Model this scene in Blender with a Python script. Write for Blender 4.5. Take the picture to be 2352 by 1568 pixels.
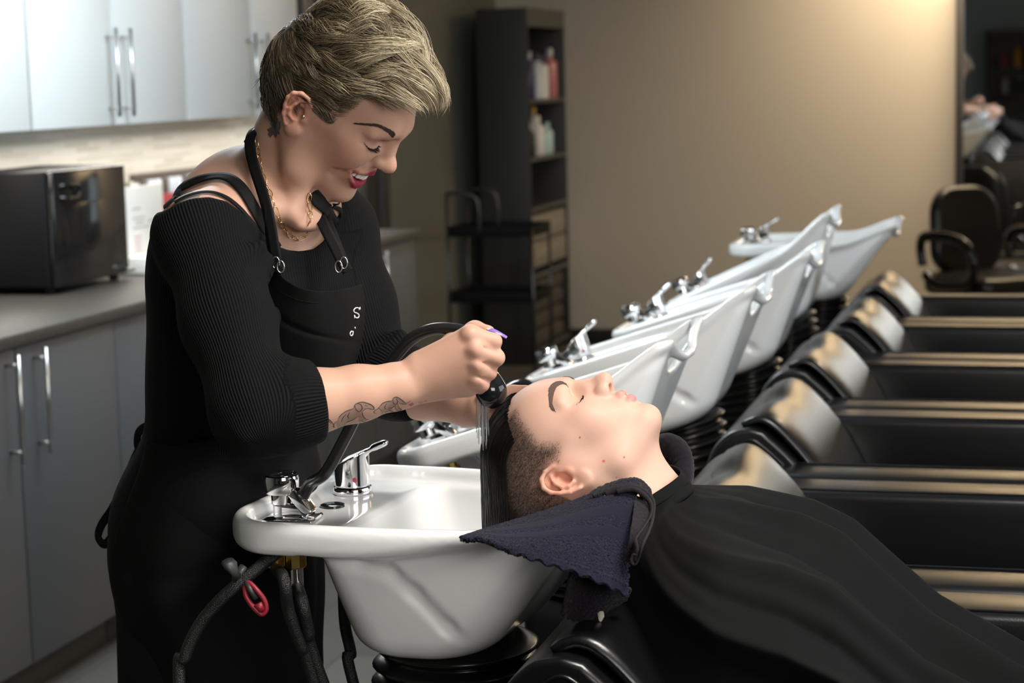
import bpy, bmesh, math, random
import numpy as np
from mathutils import Vector, Matrix
from mathutils.bvhtree import BVHTree
random.seed(7); np.random.seed(7)
for _o in list(bpy.data.objects): bpy.data.objects.remove(_o)
SC = bpy.context.scene
COL = SC.collection
R_ = math.radians
# ------------------------------------------------------------ camera (a standing photographer, 70 mm lens)
FPX = 4573.0; CAMZ = 1.5
_A, _P, _R = R_(15.3), R_(7.57), R_(1.45)
_h = Vector((-math.sin(_A), math.cos(_A), 0)); _r = Vector((math.cos(_A), math.sin(_A), 0)); _u = Vector((0, 0, 1))
_f = _h*math.cos(_P) - _u*math.sin(_P); _up = _u*math.cos(_P) + _h*math.sin(_P)
_r2 = _r*math.cos(_R) - _up*math.sin(_R); _u2 = _up*math.cos(_R) + _r*math.sin(_R)
CAMP = Vector((0, 0, CAMZ))
cam_data = bpy.data.cameras.new('camera'); cam = bpy.data.objects.new('camera', cam_data); COL.objects.link(cam)
cam_data.sensor_width = 36; cam_data.lens = FPX/2352*36
cam.matrix_world = Matrix((( _r2.x, _u2.x, -_f.x, 0), (_r2.y, _u2.y, -_f.y, 0), (_r2.z, _u2.z, -_f.z, CAMZ), (0, 0, 0, 1)))
cam_data.dof.use_dof = True; cam_data.dof.focus_distance = 2.5; cam_data.dof.aperture_fstop = 6.3
cam_data.clip_start = 0.05
SC.camera = cam
def ray(px, py): return _f + _r2*((px-1176)/FPX) - _u2*((py-784)/FPX)
def RD(px, py, D): d = ray(px, py); return CAMP + d*(D/d.dot(_h))
def RY(px, py, Y): d = ray(px, py); return CAMP + d*(Y/d.y)
# ------------------------------------------------------------ world, exposure, room lamps, added fill lights
SC.view_settings.view_transform = 'Standard'; SC.view_settings.look = 'None'
SC.view_settings.gamma = 1; SC.view_settings.use_curve_mapping = False
SC.view_settings.exposure = 0.0
w = bpy.data.worlds.new('world'); SC.world = w; w.use_nodes = True
w.node_tree.nodes['Background'].inputs[0].default_value = (0.60, 0.72, 0.85, 1)
w.node_tree.nodes['Background'].inputs[1].default_value = 0.20
def area_light(name, loc, target, sx, sy, power, col, spread=180):
    l = bpy.data.lights.new(name, 'AREA'); l.shape = 'RECTANGLE'; l.size = sx; l.size_y = sy
    l.energy = power; l.color = col; l.spread = R_(spread)
    o = bpy.data.objects.new(name, l); COL.objects.link(o); o.location = loc
    o.rotation_euler = (Vector(target)-Vector(loc)).to_track_quat('-Z', 'Y').to_euler()
    return o
def spot_light(name, loc, target, power, col, ang=70, blend=.6, rad=.05):
    l = bpy.data.lights.new(name, 'SPOT'); l.energy = power; l.color = col
    l.spot_size = R_(ang); l.spot_blend = blend; l.shadow_soft_size = rad
    o = bpy.data.objects.new(name, l); COL.objects.link(o); o.location = loc
    o.rotation_euler = (Vector(target)-Vector(loc)).to_track_quat('-Z', 'Y').to_euler()
    return o
area_light('ceiling_panel_light', (.25, 1.9, 2.68), (-.75, 2.4, .9), .9, .6, 40, (1, .95, .88), 120)
area_light('front_fill_light', (2.1, -1.5, 2.1), (-.8, 2.5, 1.0), 2.0, 1.3, 34, (1, .97, .91), 110)  # added fill from the camera side to lift basin flank and skin, no window here
area_light('side_fill_light', (3.05, 3.6, 1.75), (-.6, 3.6, 1.0), 3.6, 1.5, 42, (.86, .94, 1.0), 140)  # added soft cool fill from the right for basin fronts and faces, no window modelled
area_light('cabinet_ceiling_light', (-1.3, 4.6, 2.68), (-2.7, 5.0, 1.9), 1.2, .5, 50, (.80, .93, 1.0), 140)
area_light('warm_wall_washer', (.25, 10.45, 2.69), (.25, 10.8, 2.3), 1.7, .12, 85, (1, .80, .54), 160)
spot_light('warm_wall_spot', (-.55, 9.9, 2.7), (-.5, 10.8, 1.4), 110, (1, .83, .62), 130, 1, .1)
spot_light('warm_row_spot', (.9, 7.6, 2.7), (-.2, 6.0, .8), 70, (1, .82, .6), 120, 1, .15)
area_light('row_panel_light', (-1.7, 4.6, 2.68), (-.8, 4.4, .9), .6, 1.8, 60, (.85, .94, 1.0), 150)
spot_light('counter_end_spot', (-1.75, 7.3, 2.68), (-2.4, 7.25, .7), 70, (.92, .96, 1.0), 60, .8, .05)
area_light('under_cabinet_strip', (-2.83, 6.2, 1.375), (-2.95, 6.2, .9), .05, 3.6, 14, (1, .93, .82), 180).rotation_euler = (0, R_(-12), 0)
# ------------------------------------------------------------ materials
MATS = {}
def mat(name, col, rough=.5, metal=0, spec=.5, bump=None, bscale=200, bstr=.2, sheen=0, coat=0, sss=0, vcol=None, emit=None, estr=0, trans=0, noise=None, bdist=.001):
    m = bpy.data.materials.new(name); m.use_nodes = True; nt = m.node_tree; b = nt.nodes['Principled BSDF']
    c = (*col, 1) if len(col) == 3 else col
    b.inputs['Base Color'].default_value = c; b.inputs['Roughness'].default_value = rough
    b.inputs['Metallic'].default_value = metal; b.inputs['Specular IOR Level'].default_value = spec
    b.inputs['Sheen Weight'].default_value = sheen; b.inputs['Coat Weight'].default_value = coat
    b.inputs['Coat Roughness'].default_value = .08
    if sss:
        b.inputs['Subsurface Weight'].default_value = sss; b.inputs['Subsurface Radius'].default_value = (.9, .35, .2)
        b.inputs['Subsurface Scale'].default_value = .006
    if trans: b.inputs['Transmission Weight'].default_value = trans
    if emit: b.inputs['Emission Color'].default_value = (*emit, 1); b.inputs['Emission Strength'].default_value = estr
    tc = nt.nodes.new('ShaderNodeTexCoord')
    if vcol:
        a = nt.nodes.new('ShaderNodeAttribute'); a.attribute_name = vcol
        nt.links.new(a.outputs['Color'], b.inputs['Base Color'])
    if noise:   # (scale, amount): slight real colour variation
        n = nt.nodes.new('ShaderNodeTexNoise'); n.inputs['Scale'].default_value = noise[0]; n.inputs['Detail'].default_value = 5
        nt.links.new(tc.outputs['Object'], n.inputs['Vector'])
        mx = nt.nodes.new('ShaderNodeMix'); mx.data_type = 'RGBA'; mx.blend_type = 'MULTIPLY'; mx.inputs[0].default_value = noise[1]
        rp = nt.nodes.new('ShaderNodeMapRange'); rp.inputs[1].default_value = .3; rp.inputs[2].default_value = .7; rp.inputs[3].default_value = .4; rp.inputs[4].default_value = 1.3
        nt.links.new(n.outputs['Fac'], rp.inputs[0]); cb = nt.nodes.new('ShaderNodeCombineColor')
        for k in range(3): nt.links.new(rp.outputs[0], cb.inputs[k])
        if vcol: nt.links.new(a.outputs['Color'], mx.inputs[6])
        else: mx.inputs[6].default_value = c
        nt.links.new(cb.outputs[0], mx.inputs[7]); nt.links.new(mx.outputs[2], b.inputs['Base Color'])
    if bump:
        bp = nt.nodes.new('ShaderNodeBump'); bp.inputs['Strength'].default_value = bstr; bp.inputs['Distance'].default_value = bdist
        if bump == 'noise':
            n = nt.nodes.new('ShaderNodeTexNoise'); n.inputs['Scale'].default_value = bscale; n.inputs['Detail'].default_value = 4
            nt.links.new(tc.outputs['Object'], n.inputs['Vector']); nt.links.new(n.outputs['Fac'], bp.inputs['Height'])
        elif bump == 'voronoi':
            n = nt.nodes.new('ShaderNodeTexVoronoi'); n.inputs['Scale'].default_value = bscale
            nt.links.new(tc.outputs['Object'], n.inputs['Vector']); nt.links.new(n.outputs['Distance'], bp.inputs['Height'])
        elif bump == 'rib':   # ribbing runs on the mesh's own 'rib' attribute (a measure around the limb)
            a2 = nt.nodes.new('ShaderNodeAttribute'); a2.attribute_name = 'rib'
            mu = nt.nodes.new('ShaderNodeMath'); mu.operation = 'MULTIPLY'; mu.inputs[1].default_value = bscale
            sn = nt.nodes.new('ShaderNodeMath'); sn.operation = 'SINE'
            nt.links.new(a2.outputs['Fac'], mu.inputs[0]); nt.links.new(mu.outputs[0], sn.inputs[0]); nt.links.new(sn.outputs[0], bp.inputs['Height'])
        nt.links.new(bp.outputs[0], b.inputs['Normal'])
    MATS[name] = m
    return m
# ------------------------------------------------------------ object helpers
def link(name, me, m=None, parent=None, smooth=True):
    if smooth:
        me.polygons.foreach_set('use_smooth', [True]*len(me.polygons))
    if m is not None:
        for mm in (m if isinstance(m, (list, tuple)) else [m]): me.materials.append(mm)
    o = bpy.data.objects.new(name, me); COL.objects.link(o)
    if parent is not None: o.parent = parent
    return o
def tag(o, label, cat, group=None, kind=None):
    if label: o['label'] = label
    if cat: o['category'] = cat
    if group: o['group'] = group
    if kind: o['kind'] = kind
    return o
def struct(o): o['kind'] = 'structure'; return o
def thing(name, loc, label, cat, group=None, rz=0, ry=0):
    o = bpy.data.objects.new(name, None); COL.objects.link(o); o.location = loc; o.rotation_euler = (0, ry, rz)
    o.empty_display_size = .05
    return tag(o, label, cat, group)
def dup(root, loc=None, rot=None, label=None):
    r = root.copy(); COL.objects.link(r)
    if loc is not None: r.location = loc
    if rot is not None: r.rotation_euler = rot
    if label: r['label'] = label
    for ch in list(root.children):
        c = ch.copy(); COL.objects.link(c); c.parent = r
        for g in list(ch.children):
            d = g.copy(); COL.objects.link(d); d.parent = c
    return r
def bm_obj(name, bm, m, parent=None, smooth=False):
    me = bpy.data.meshes.new(name); bm.to_mesh(me); bm.free()
    return link(name, me, m, parent, smooth)
def flatsmooth(o, ang=35):
    me = o.data; me.polygons.foreach_set('use_smooth', [True]*len(me.polygons))
    bm = bmesh.new(); bm.from_mesh(me)
    for e in bm.edges:
        if len(e.link_faces) == 2 and e.calc_face_angle(0) > R_(ang): e.smooth = False
    bm.to_mesh(me); bm.free(); return o
def add_box(bm, x0, x1, y0, y1, z0, z1, bev=0, seg=2, mtx=None, mi=0):
    vs = [bm.verts.new(v) for v in ((x0,y0,z0),(x1,y0,z0),(x1,y1,z0),(x0,y1,z0),(x0,y0,z1),(x1,y0,z1),(x1,y1,z1),(x0,y1,z1))]
    fs = [bm.faces.new([vs[i] for i in q]) for q in ((3,2,1,0),(4,5,6,7),(0,1,5,4),(1,2,6,5),(2,3,7,6),(3,0,4,7))]
    for f in fs: f.material_index = mi
    if bev:
        es = list({e for f in fs for e in f.edges})
        r = bmesh.ops.bevel(bm, geom=es, offset=bev, segments=seg, affect='EDGES', profile=.5)
        vs = list({v for f in r['faces'] for v in f.verts})
    if mtx is not None: bmesh.ops.transform(bm, matrix=mtx, verts=list(set(vs)))
    return vs
def box(name, x0, x1, y0, y1, z0, z1, m, parent=None, bev=.002, seg=2):
    bm = bmesh.new(); add_box(bm, x0, x1, y0, y1, z0, z1, bev, seg)
    return flatsmooth(bm_obj(name, bm, m, parent), 50)
def frame_of(t):
    t = t.normalized(); a = Vector((0, 0, 1)) if abs(t.z) < .9 else Vector((1, 0, 0))
    n = t.cross(a).normalized(); return n, t.cross(n).normalized()
def catmull(pts, n):
    P = [Vector(p) for p in pts]; P = [P[0]*2-P[1]] + P + [P[-1]*2-P[-2]]; out = []
    for i in range(1, len(P)-2):
        for k in range(n):
            t = k/n; a, b, c, d = P[i-1], P[i], P[i+1], P[i+2]
            out.append(.5*((2*b)+(c-a)*t+(2*a-5*b+4*c-d)*t*t+(-a+3*b-3*c+d)*t**3))
    out.append(P[-2].copy()); return out
def add_tube(bm, pts, rad, n=12, cap=True, mi=0, flat=None):
    """a tube along pts; rad a number or list; flat=(a,b) makes an oval; frames are carried along"""
    pts = [Vector(p) for p in pts]; N = len(pts)
    rad = rad if isinstance(rad, (list, tuple)) else [rad]*N
    rings = []; nrm = None
    for i, p in enumerate(pts):
        t = (pts[min(i+1, N-1)] - pts[max(i-1, 0)])
        if t.length < 1e-9: t = Vector((0, 0, 1))
        t.normalize()
        if nrm is None: nrm, _ = frame_of(t)
        nrm = (nrm - t*nrm.dot(t)).normalized(); bn = t.cross(nrm)
        fa, fb = flat if flat else (1, 1)
        rings.append([bm.verts.new(p + (nrm*math.cos(a)*fa + bn*math.sin(a)*fb)*rad[i]) for a in [2*math.pi*k/n for k in range(n)]])
    for a, b in zip(rings, rings[1:]):
        for k in range(n):
            f = bm.faces.new((a[k], a[(k+1) % n], b[(k+1) % n], b[k])); f.material_index = mi; f.smooth = True
    if cap:
        f = bm.faces.new(rings[0][::-1]); f.material_index = mi
        f = bm.faces.new(rings[-1]); f.material_index = mi
    return rings
def tube(name, pts, rad, m, parent=None, n=12, flat=None, cap=True):
    bm = bmesh.new(); add_tube(bm, pts, rad, n, cap, flat=flat)
    bmesh.ops.recalc_face_normals(bm, faces=bm.faces)
    return bm_obj(name, bm, m, parent, False)
def add_lathe(bm, prof, n=32, mtx=None, mi=0):
    """prof: list of (r,z); closed at r=0 ends"""
    rings = []; allv = []
    for r, z in prof:
        if r < 1e-6: v = bm.verts.new((0, 0, z)); rings.append([v]); allv.append(v)
        else:
            rg = [bm.verts.new((r*math.cos(2*math.pi*k/n), r*math.sin(2*math.pi*k/n), z)) for k in range(n)]
            rings.append(rg); allv += rg
    for a, b in zip(rings, rings[1:]):
        for k in range(n):
            k2 = (k+1) % n
            if len(a) == 1 and len(b) == 1: continue
            if len(a) == 1: f = bm.faces.new((a[0], b[k2], b[k]))
            elif len(b) == 1: f = bm.faces.new((a[k], a[k2], b[0]))
            else: f = bm.faces.new((a[k], a[k2], b[k2], b[k]))
            f.material_index = mi
    if mtx is not None: bmesh.ops.transform(bm, matrix=mtx, verts=allv)
    return allv
def lathe(name, prof, m, parent=None, n=32, mtx=None, ang=40):
    bm = bmesh.new(); add_lathe(bm, prof, n, mtx); bmesh.ops.recalc_face_normals(bm, faces=bm.faces)
    return flatsmooth(bm_obj(name, bm, m, parent), ang)
def axis_mtx(p, d, roll=None):
    d = Vector(d).normalized(); q = d.to_track_quat('Z', 'Y').to_matrix().to_4x4(); return Matrix.Translation(Vector(p)) @ q
def grid_obj(name, P, m, parent=None, closed_u=False, closed_v=False, flip=False, thick=0, uv=None):
    """P: array [nu][nv] of points -> quad sheet (optionally thickened with its own second side)"""
    P = np.asarray(P, float); nu, nv = P.shape[:2]; V = P.reshape(-1, 3); F = []
    for i in range(nu if closed_u else nu-1):
        for j in range(nv if closed_v else nv-1):
            a, b, c, d = i*nv+j, ((i+1) % nu)*nv+j, ((i+1) % nu)*nv+(j+1) % nv, i*nv+(j+1) % nv
            F.append((a, d, c, b) if flip else (a, b, c, d))
    if thick:
        me = bpy.data.meshes.new('t'); me.from_pydata(V.tolist(), [], F); me.update()
        N = np.zeros(len(V)*3); me.vertices.foreach_get('normal', N); N = N.reshape(-1, 3)
        n0 = len(V); V = np.vstack([V, V - N*thick]); F2 = [tuple(reversed([i+n0 for i in f])) for f in F]
        cnt = {}
        for f in F:
            for a, b in zip(f, f[1:]+f[:1]): cnt[(a, b)] = 1
        E = [(a, b) for (a, b) in cnt if (b, a) not in cnt]
        F = F + F2 + [(b, a, a+n0, b+n0) for a, b in E]; bpy.data.meshes.remove(me)
    me = bpy.data.meshes.new(name); me.from_pydata(V.tolist(), [], F); me.update()
    return link(name, me, m, parent)
# ------------------------------------------------------------ implicit solids (rounded limbs, heads, porcelain) -> quad mesh
class Field:
    def __init__(s, lo, hi, h):
        s.lo = np.array(lo, float); s.h = h; s.n = np.ceil((np.array(hi)-s.lo)/h).astype(int)+1
        s.ax = [s.lo[k]+h*np.arange(s.n[k]) for k in range(3)]
        s.D = np.full(s.n, 1.0, np.float32)
    def sl(s, lo, hi, pad):
        a = np.clip(np.floor((np.array(lo)-pad-s.lo)/s.h).astype(int), 0, s.n-1); b = np.clip(np.ceil((np.array(hi)+pad-s.lo)/s.h).astype(int)+1, 1, s.n)
        S = tuple(slice(a[k], b[k]) for k in range(3))
        X = s.ax[0][S[0]][:, None, None].astype(np.float32); Y = s.ax[1][S[1]][None, :, None].astype(np.float32); Z = s.ax[2][S[2]][None, None, :].astype(np.float32)
        return S, X, Y, Z
    def op(s, S, d, k=0, mode='u'):
        A = s.D[S]
        if A.size == 0: return
        if mode == 'u':
            if k > 0:
                hh = np.clip(.5+.5*(A-d)/k, 0, 1); r = A*(1-hh)+d*hh-k*hh*(1-hh)
            else: r = np.minimum(A, d)
        elif mode == 's':
            if k > 0:
                hh = np.clip(.5-.5*(A+d)/k, 0, 1); r = A*(1-hh)+(-d)*hh+k*hh*(1-hh)
            else: r = np.maximum(A, -d)
        else: r = np.maximum(A, d)
        s.D[S] = r
    def ell(s, c, r, k=0, mode='u', M=None):
        """ellipsoid centre c radii r, M optional 3x3 (columns = local axes)"""
        c = np.array(c, float); r = np.array(r if hasattr(r, '__len__') else (r, r, r), float); pad = k+s.h*3; R = max(r) if M is not None else None
        lo, hi = (c-R, c+R) if M is not None else (c-r, c+r)
        S, X, Y, Z = s.sl(lo, hi, pad+.004); x, y, z = X-c[0], Y-c[1], Z-c[2]
        if M is not None:
            M = np.array(M, float); x, y, z = (M[0,0]*x+M[1,0]*y+M[2,0]*z), (M[0,1]*x+M[1,1]*y+M[2,1]*z), (M[0,2]*x+M[1,2]*y+M[2,2]*z)
        k0 = np.sqrt((x/r[0])**2+(y/r[1])**2+(z/r[2])**2); k1 = np.sqrt((x/r[0]**2)**2+(y/r[1]**2)**2+(z/r[2]**2)**2)
        s.op(S, k0*(k0-1)/np.maximum(k1, 1e-6), k, mode)
    def cap(s, a, b, ra, rb=None, k=0, mode='u', sq=None):
        """tapered capsule; sq=(axis vector, factor) squashes it along an axis"""
        rb = ra if rb is None else rb; a = np.array(a, float); b = np.array(b, float); R = max(ra, rb)
        S, X, Y, Z = s.sl(np.minimum(a, b)-R, np.maximum(a, b)+R, k+s.h*3+.002)
        v = b-a; L = max(v.dot(v), 1e-12); x, y, z = X-a[0], Y-a[1], Z-a[2]
        t = np.clip((x*v[0]+y*v[1]+z*v[2])/L, 0, 1)
        dx, dy, dz = x-v[0]*t, y-v[1]*t, z-v[2]*t
        if sq is not None:
            n = np.array(sq[0], float); n /= np.linalg.norm(n); q = (dx*n[0]+dy*n[1]+dz*n[2])*(1/sq[1]-1)
            dx, dy, dz = dx+q*n[0], dy+q*n[1], dz+q*n[2]
        s.op(S, np.sqrt(dx*dx+dy*dy+dz*dz)-(ra+(rb-ra)*t), k, mode)
    def chain(s, pts, rad, k=0, mode='u', sq=None):
        for i in range(len(pts)-1): s.cap(pts[i], pts[i+1], rad[i], rad[i+1], k, mode, sq)
    def full(s, fn, k=0, mode='u'):
        S, X, Y, Z = s.sl(s.lo, s.lo+s.h*s.n, 0); s.op(S, fn(X, Y, Z).astype(np.float32), k, mode)
    def region(s, lo, hi, fn, k=0, mode='u'):
        S, X, Y, Z = s.sl(lo, hi, 0); s.op(S, fn(X, Y, Z).astype(np.float32), k, mode)
    def displace(s, lo, hi, fn):
        S, X, Y, Z = s.sl(lo, hi, 0); s.D[S] = s.D[S] + fn(X, Y, Z)
    def surfx(s, y, z):
        j = int(round((y-s.lo[1])/s.h)); k = int(round((z-s.lo[2])/s.h)); c = s.D[:, j, k]; i = np.where(c < 0)[0]
        if len(i) == 0: return 0.
        i = i[-1]; return s.ax[0][i]+(s.h*c[i]/(c[i]-c[i+1]) if i+1 < len(c) else 0)
    def blur(s, n, lo=None, hi=None):
        S, X, Y, Z = s.sl(s.lo if lo is None else lo, s.lo+s.h*s.n if hi is None else hi, 0)
        D = np.clip(s.D[S], -.03, .03)
        for it in range(n):
            D[1:-1] = .25*D[:-2]+.5*D[1:-1]+.25*D[2:]; D[:, 1:-1] = .25*D[:, :-2]+.5*D[:, 1:-1]+.25*D[:, 2:]; D[:, :, 1:-1] = .25*D[:, :, :-2]+.5*D[:, :, 1:-1]+.25*D[:, :, 2:]
        s.D[S] = D
    def verts_faces(s, smooth=2):
        D = s.D.copy(); D[0]=D[-1]=.1; D[:,0]=D[:,-1]=.1; D[:,:,0]=D[:,:,-1]=.1
        I = D < 0; n = np.array(D.shape)-1
        c = np.zeros(n, np.int32)
        for dx in (0,1):
            for dy in (0,1):
                for dz in (0,1): c += I[dx:n[0]+dx, dy:n[1]+dy, dz:n[2]+dz]
        act = (c > 0) & (c < 8); idx = np.full(n, -1, np.int64); ii = np.argwhere(act); idx[act] = np.arange(len(ii))
        P = np.zeros((len(ii), 3)); W = np.zeros(len(ii)); i0, i1, i2 = ii.T
        cs = [(a, b, c_) for a in (0,1) for b in (0,1) for c_ in (0,1)]
        for a in cs:
            for ax in range(3):
                if a[ax]: continue
                b = list(a); b[ax] = 1
                va = D[i0+a[0], i1+a[1], i2+a[2]]; vb = D[i0+b[0], i1+b[1], i2+b[2]]
                m = (va < 0) != (vb < 0); t = np.where(m, va/np.where(m, va-vb, 1), 0)
                p = np.tile(np.array(a, float), (len(ii), 1)); p[:, ax] += t
                P += p*m[:, None]; W += m
        V = (ii + P/W[:, None])*s.h + s.lo
        F = []
        for ax in range(3):
            b, c_ = [(1,2),(2,0),(0,1)][ax]
            sa = [slice(None)]*3; sb = [slice(None)]*3; sa[ax] = slice(0, -1); sb[ax] = slice(1, None)
            A = I[tuple(sa)]; B = I[tuple(sb)]; e = np.argwhere(A != B)
            if len(e) == 0: continue
            ok = (e[:, b] > 0) & (e[:, c_] > 0) & (e[:, b] < n[b]) & (e[:, c_] < n[c_]); e = e[ok]
            q = []
            for (ob, oc) in ((-1,-1),(0,-1),(0,0),(-1,0)):
                g = e.copy(); g[:, b] += ob; g[:, c_] += oc; q.append(idx[g[:,0], g[:,1], g[:,2]])
            q = np.stack(q, 1); fl = A[e[:,0], e[:,1], e[:,2]]
            q[~fl] = q[~fl][:, ::-1]; F.append(q)
        F = np.vstack(F)
        # light relaxation keeps glossy surfaces clean
        E = np.vstack([F[:, [0,1]], F[:, [1,2]], F[:, [2,3]], F[:, [3,0]]]); deg = np.bincount(E[:,0], minlength=len(V))+np.bincount(E[:,1], minlength=len(V))
        for it in range(smooth*2):
            S_ = np.zeros_like(V)
            for k in range(3): S_[:, k] = np.bincount(E[:,0], V[E[:,1],k], len(V))+np.bincount(E[:,1], V[E[:,0],k], len(V))
            V = V + ((S_/deg[:, None])-V)*(.5 if it % 2 == 0 else -.52)
        return V, F
    def obj(s, name, m, parent=None, smooth=2, colfn=None, ribfn=None, mtx=None, sel=None, warp=None):
        V, F = s.verts_faces(smooth)
        if sel is not None:
            keep = sel(V); fm = keep[F].all(1); F = F[fm]; u = np.unique(F); mp = np.full(len(V), -1); mp[u] = np.arange(len(u)); V = V[u]; F = mp[F]
        me = np_mesh(name, warp(V) if warp else V, F)
        if colfn is not None:
            c = colfn(V); ca = me.color_attributes.new('col', 'FLOAT_COLOR', 'POINT'); ca.data.foreach_set('color', np.hstack([c, np.ones((len(V), 1))]).ravel().astype(np.float32))
        if ribfn is not None:
            a = me.attributes.new('rib', 'FLOAT', 'POINT'); a.data.foreach_set('value', ribfn(V).astype(np.float32))
        if mtx is not None: me.transform(mtx)
        return link(name, me, m, parent)
def np_mesh(name, V, F):
    me = bpy.data.meshes.new(name); V = np.asarray(V, np.float32); F = np.asarray(F, np.int32); k = F.shape[1]
    me.vertices.add(len(V)); me.vertices.foreach_set('co', V.ravel())
    me.loops.add(F.size); me.loops.foreach_set('vertex_index', F.ravel())
    me.polygons.add(len(F)); me.polygons.foreach_set('loop_start', np.arange(0, F.size, k, dtype=np.int32)); me.polygons.foreach_set('loop_total', np.full(len(F), k, np.int32))
    me.update(calc_edges=True); me.validate(); return me
def sstep(a, b, x): t = np.clip((x-a)/(b-a), 0, 1); return t*t*(3-2*t)
# ============================================================ THE ROOM
def brick_mat(name, c1, c2, cm, scale, bw, rh, mort, rough, bump=.3, noise=None, vec='YZ', offset=.5):
    m = mat(name, c1, rough); nt = m.node_tree; b = nt.nodes['Principled BSDF']
    tc = nt.nodes.new('ShaderNodeTexCoord'); sp = nt.nodes.new('ShaderNodeSeparateXYZ'); cb = nt.nodes.new('ShaderNodeCombineXYZ')
    nt.links.new(tc.outputs['Object'], sp.inputs[0]); nt.links.new(sp.outputs[vec[0]], cb.inputs[0]); nt.links.new(sp.outputs[vec[1]], cb.inputs[1])
    br = nt.nodes.new('ShaderNodeTexBrick'); nt.links.new(cb.outputs[0], br.inputs['Vector'])
    br.inputs['Color1'].default_value = (*c1, 1); br.inputs['Color2'].default_value = (*c2, 1); br.inputs['Mortar'].default_value = (*cm, 1)
    br.inputs['Scale'].default_value = scale; br.inputs['Brick Width'].default_value = bw; br.inputs['Row Height'].default_value = rh
    br.inputs['Mortar Size'].default_value = mort; br.offset = offset
    nt.links.new(br.outputs['Color'], b.inputs['Base Color'])
    bp = nt.nodes.new('ShaderNodeBump'); bp.inputs['Strength'].default_value = bump; bp.inputs['Distance'].default_value = .002; bp.invert = True
    nt.links.new(br.outputs['Fac'], bp.inputs['Height']); nt.links.new(bp.outputs[0], b.inputs['Normal'])
    return m
M_wall = mat('wall_paint_beige', (.56, .50, .41), .75, bump='noise', bscale=260, bstr=.08)
M_wallL = mat('wall_paint_grey_green', (.16, .16, .135), .8, bump='noise', bscale=260, bstr=.08)
M_wallB = mat('wall_paint_blue_grey', (.42, .50, .54), .8)
M_ceil = mat('ceiling_paint', (.62, .62, .60), .85)
M_floor = brick_mat('floor_plank', (.13, .122, .112), (.09, .085, .08), (.07, .07, .065), 1, 1.2, .2, .004, .32, .2, vec='YX')
M_base = mat('baseboard_paint', (.03, .028, .026), .5)
M_mosaic = brick_mat('glass_mosaic', (.80, .79, .74), (.62, .60, .53), (.74, .72, .66), 1, .16, .016, .0015, .16, .5)
M_cab = mat('cabinet_laminate', (.62, .64, .64), .42)
M_cabl = mat('lower_cabinet_laminate', (.075, .078, .082), .45)
M_dark = mat('dark_gap', (.02, .02, .02), .7)
M_counter = mat('counter_stone', (.045, .040, .032), .5, noise=(60, .5))
M_steel = mat('brushed_steel', (.55, .55, .54), .32, 1)
M_shelf = mat('shelf_charcoal', (.035, .034, .032), .5)
M_shelfedge = mat('shelf_edge', (.10, .098, .09), .45)
M_mirror = mat('mirror_silver', (.86, .90, .92), .015, 1)
M_blackgloss = mat('black_gloss', (.008, .008, .009), .10)
M_blackmat = mat('black_matte', (.007, .007, .008), .6, spec=.12)
LW, FW, H = -3.0, 10.8, 2.72
struct(box('floor', LW-.3, 3.4, -5, FW+.3, -.1, 0, M_floor, bev=0))
struct(box('ceiling', LW-.3, 3.4, -5, FW+.3, H, H+.1, M_ceil, bev=0))
struct(box('wall_left', LW-.2, LW, -5, FW+.2, 0, H, M_wallL, bev=0))
struct(box('wall_back', LW, 3.3, FW, FW+.2, 0, H, M_wall, bev=0))
struct(box('wall_right', 3.2, 3.4, -5, FW, 0, H, M_wall, bev=0))
struct(box('wall_front', LW, 3.2, -5, -4.8, 0, H, M_wallB, bev=0))
struct(box('baseboard_back', LW+.01, 3.19, FW-.014, FW, 0, .09, M_base))
struct(box('baseboard_left', LW, LW+.014, 7.45, 7.58, 0, .09, M_base)); 
# a dark doorway in the left wall
d = struct(box('door_1', LW-.02, LW+.03, 7.62, 8.62, .0, 2.08, M_dark, bev=.003))
bm = bmesh.new()
add_box(bm, LW, LW+.05, 8.62, 8.72, 0, 2.16, .004); add_box(bm, LW, LW+.05, 7.52, 7.62, 0, 2.16, .004); add_box(bm, LW, LW+.05, 7.62, 8.62, 2.08, 2.16, .004)
flatsmooth(bm_obj('door_frame', bm, M_base, d), 50)
bm = bmesh.new(); add_box(bm, LW+.03, LW+.042, 8.30, 8.42, .1, 2.0, .003); add_box(bm, LW+.03, LW+.042, 7.72, 7.84, .1, 2.0, .003)
flatsmooth(bm_obj('door_panel', bm, M_shelfedge, d), 50)
struct(box('trim_1', LW, LW+.008, 3.3, 7.4, .925, 1.385, M_mosaic, bev=0))
# ------------------------------------------------------------ cabinets
def bar_handle(parent, x, y, z0, z1):
    bm = bmesh.new(); add_tube(bm, [(x+.034, y, z0), (x+.034, y, z1)], .0058, 12)
    for z in (z0+.026, z1-.026): add_tube(bm, [(x-.001, y, z), (x+.034, y, z)], .0045, 10)
    return bm_obj('handle', bm, M_steel, parent)
UX = -2.70
doors_u = [(3.76, 4.35), (4.352, 4.94), (4.95, 5.452), (5.456, 5.965), (5.975, 6.53), (6.534, 6.98)]
def upper(y0, y1, doors, label, hs):
    t = thing('wall_cabinet', (LW+.001, y0, 1.385), label, 'cabinet', 'white wall cabinets over the counter')
    b = box('body', .0, UX-LW-.02, .001, y1-y0-.001, 0, .80, M_cab, t)
    for (a, c), hy in zip(doors, hs):
        dd = box('door', UX-LW-.0185, UX-LW, a-y0+.0015, c-y0-.0015, .002, .80, M_cab, t, .0015)
        bar_handle(dd, UX-LW, hy-y0, 1.412-1.385, 1.672-1.385)
upper(3.76, 4.94, doors_u[:2], 'white double-door wall cabinet at the left edge of the photo', (4.30, 4.40))
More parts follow.
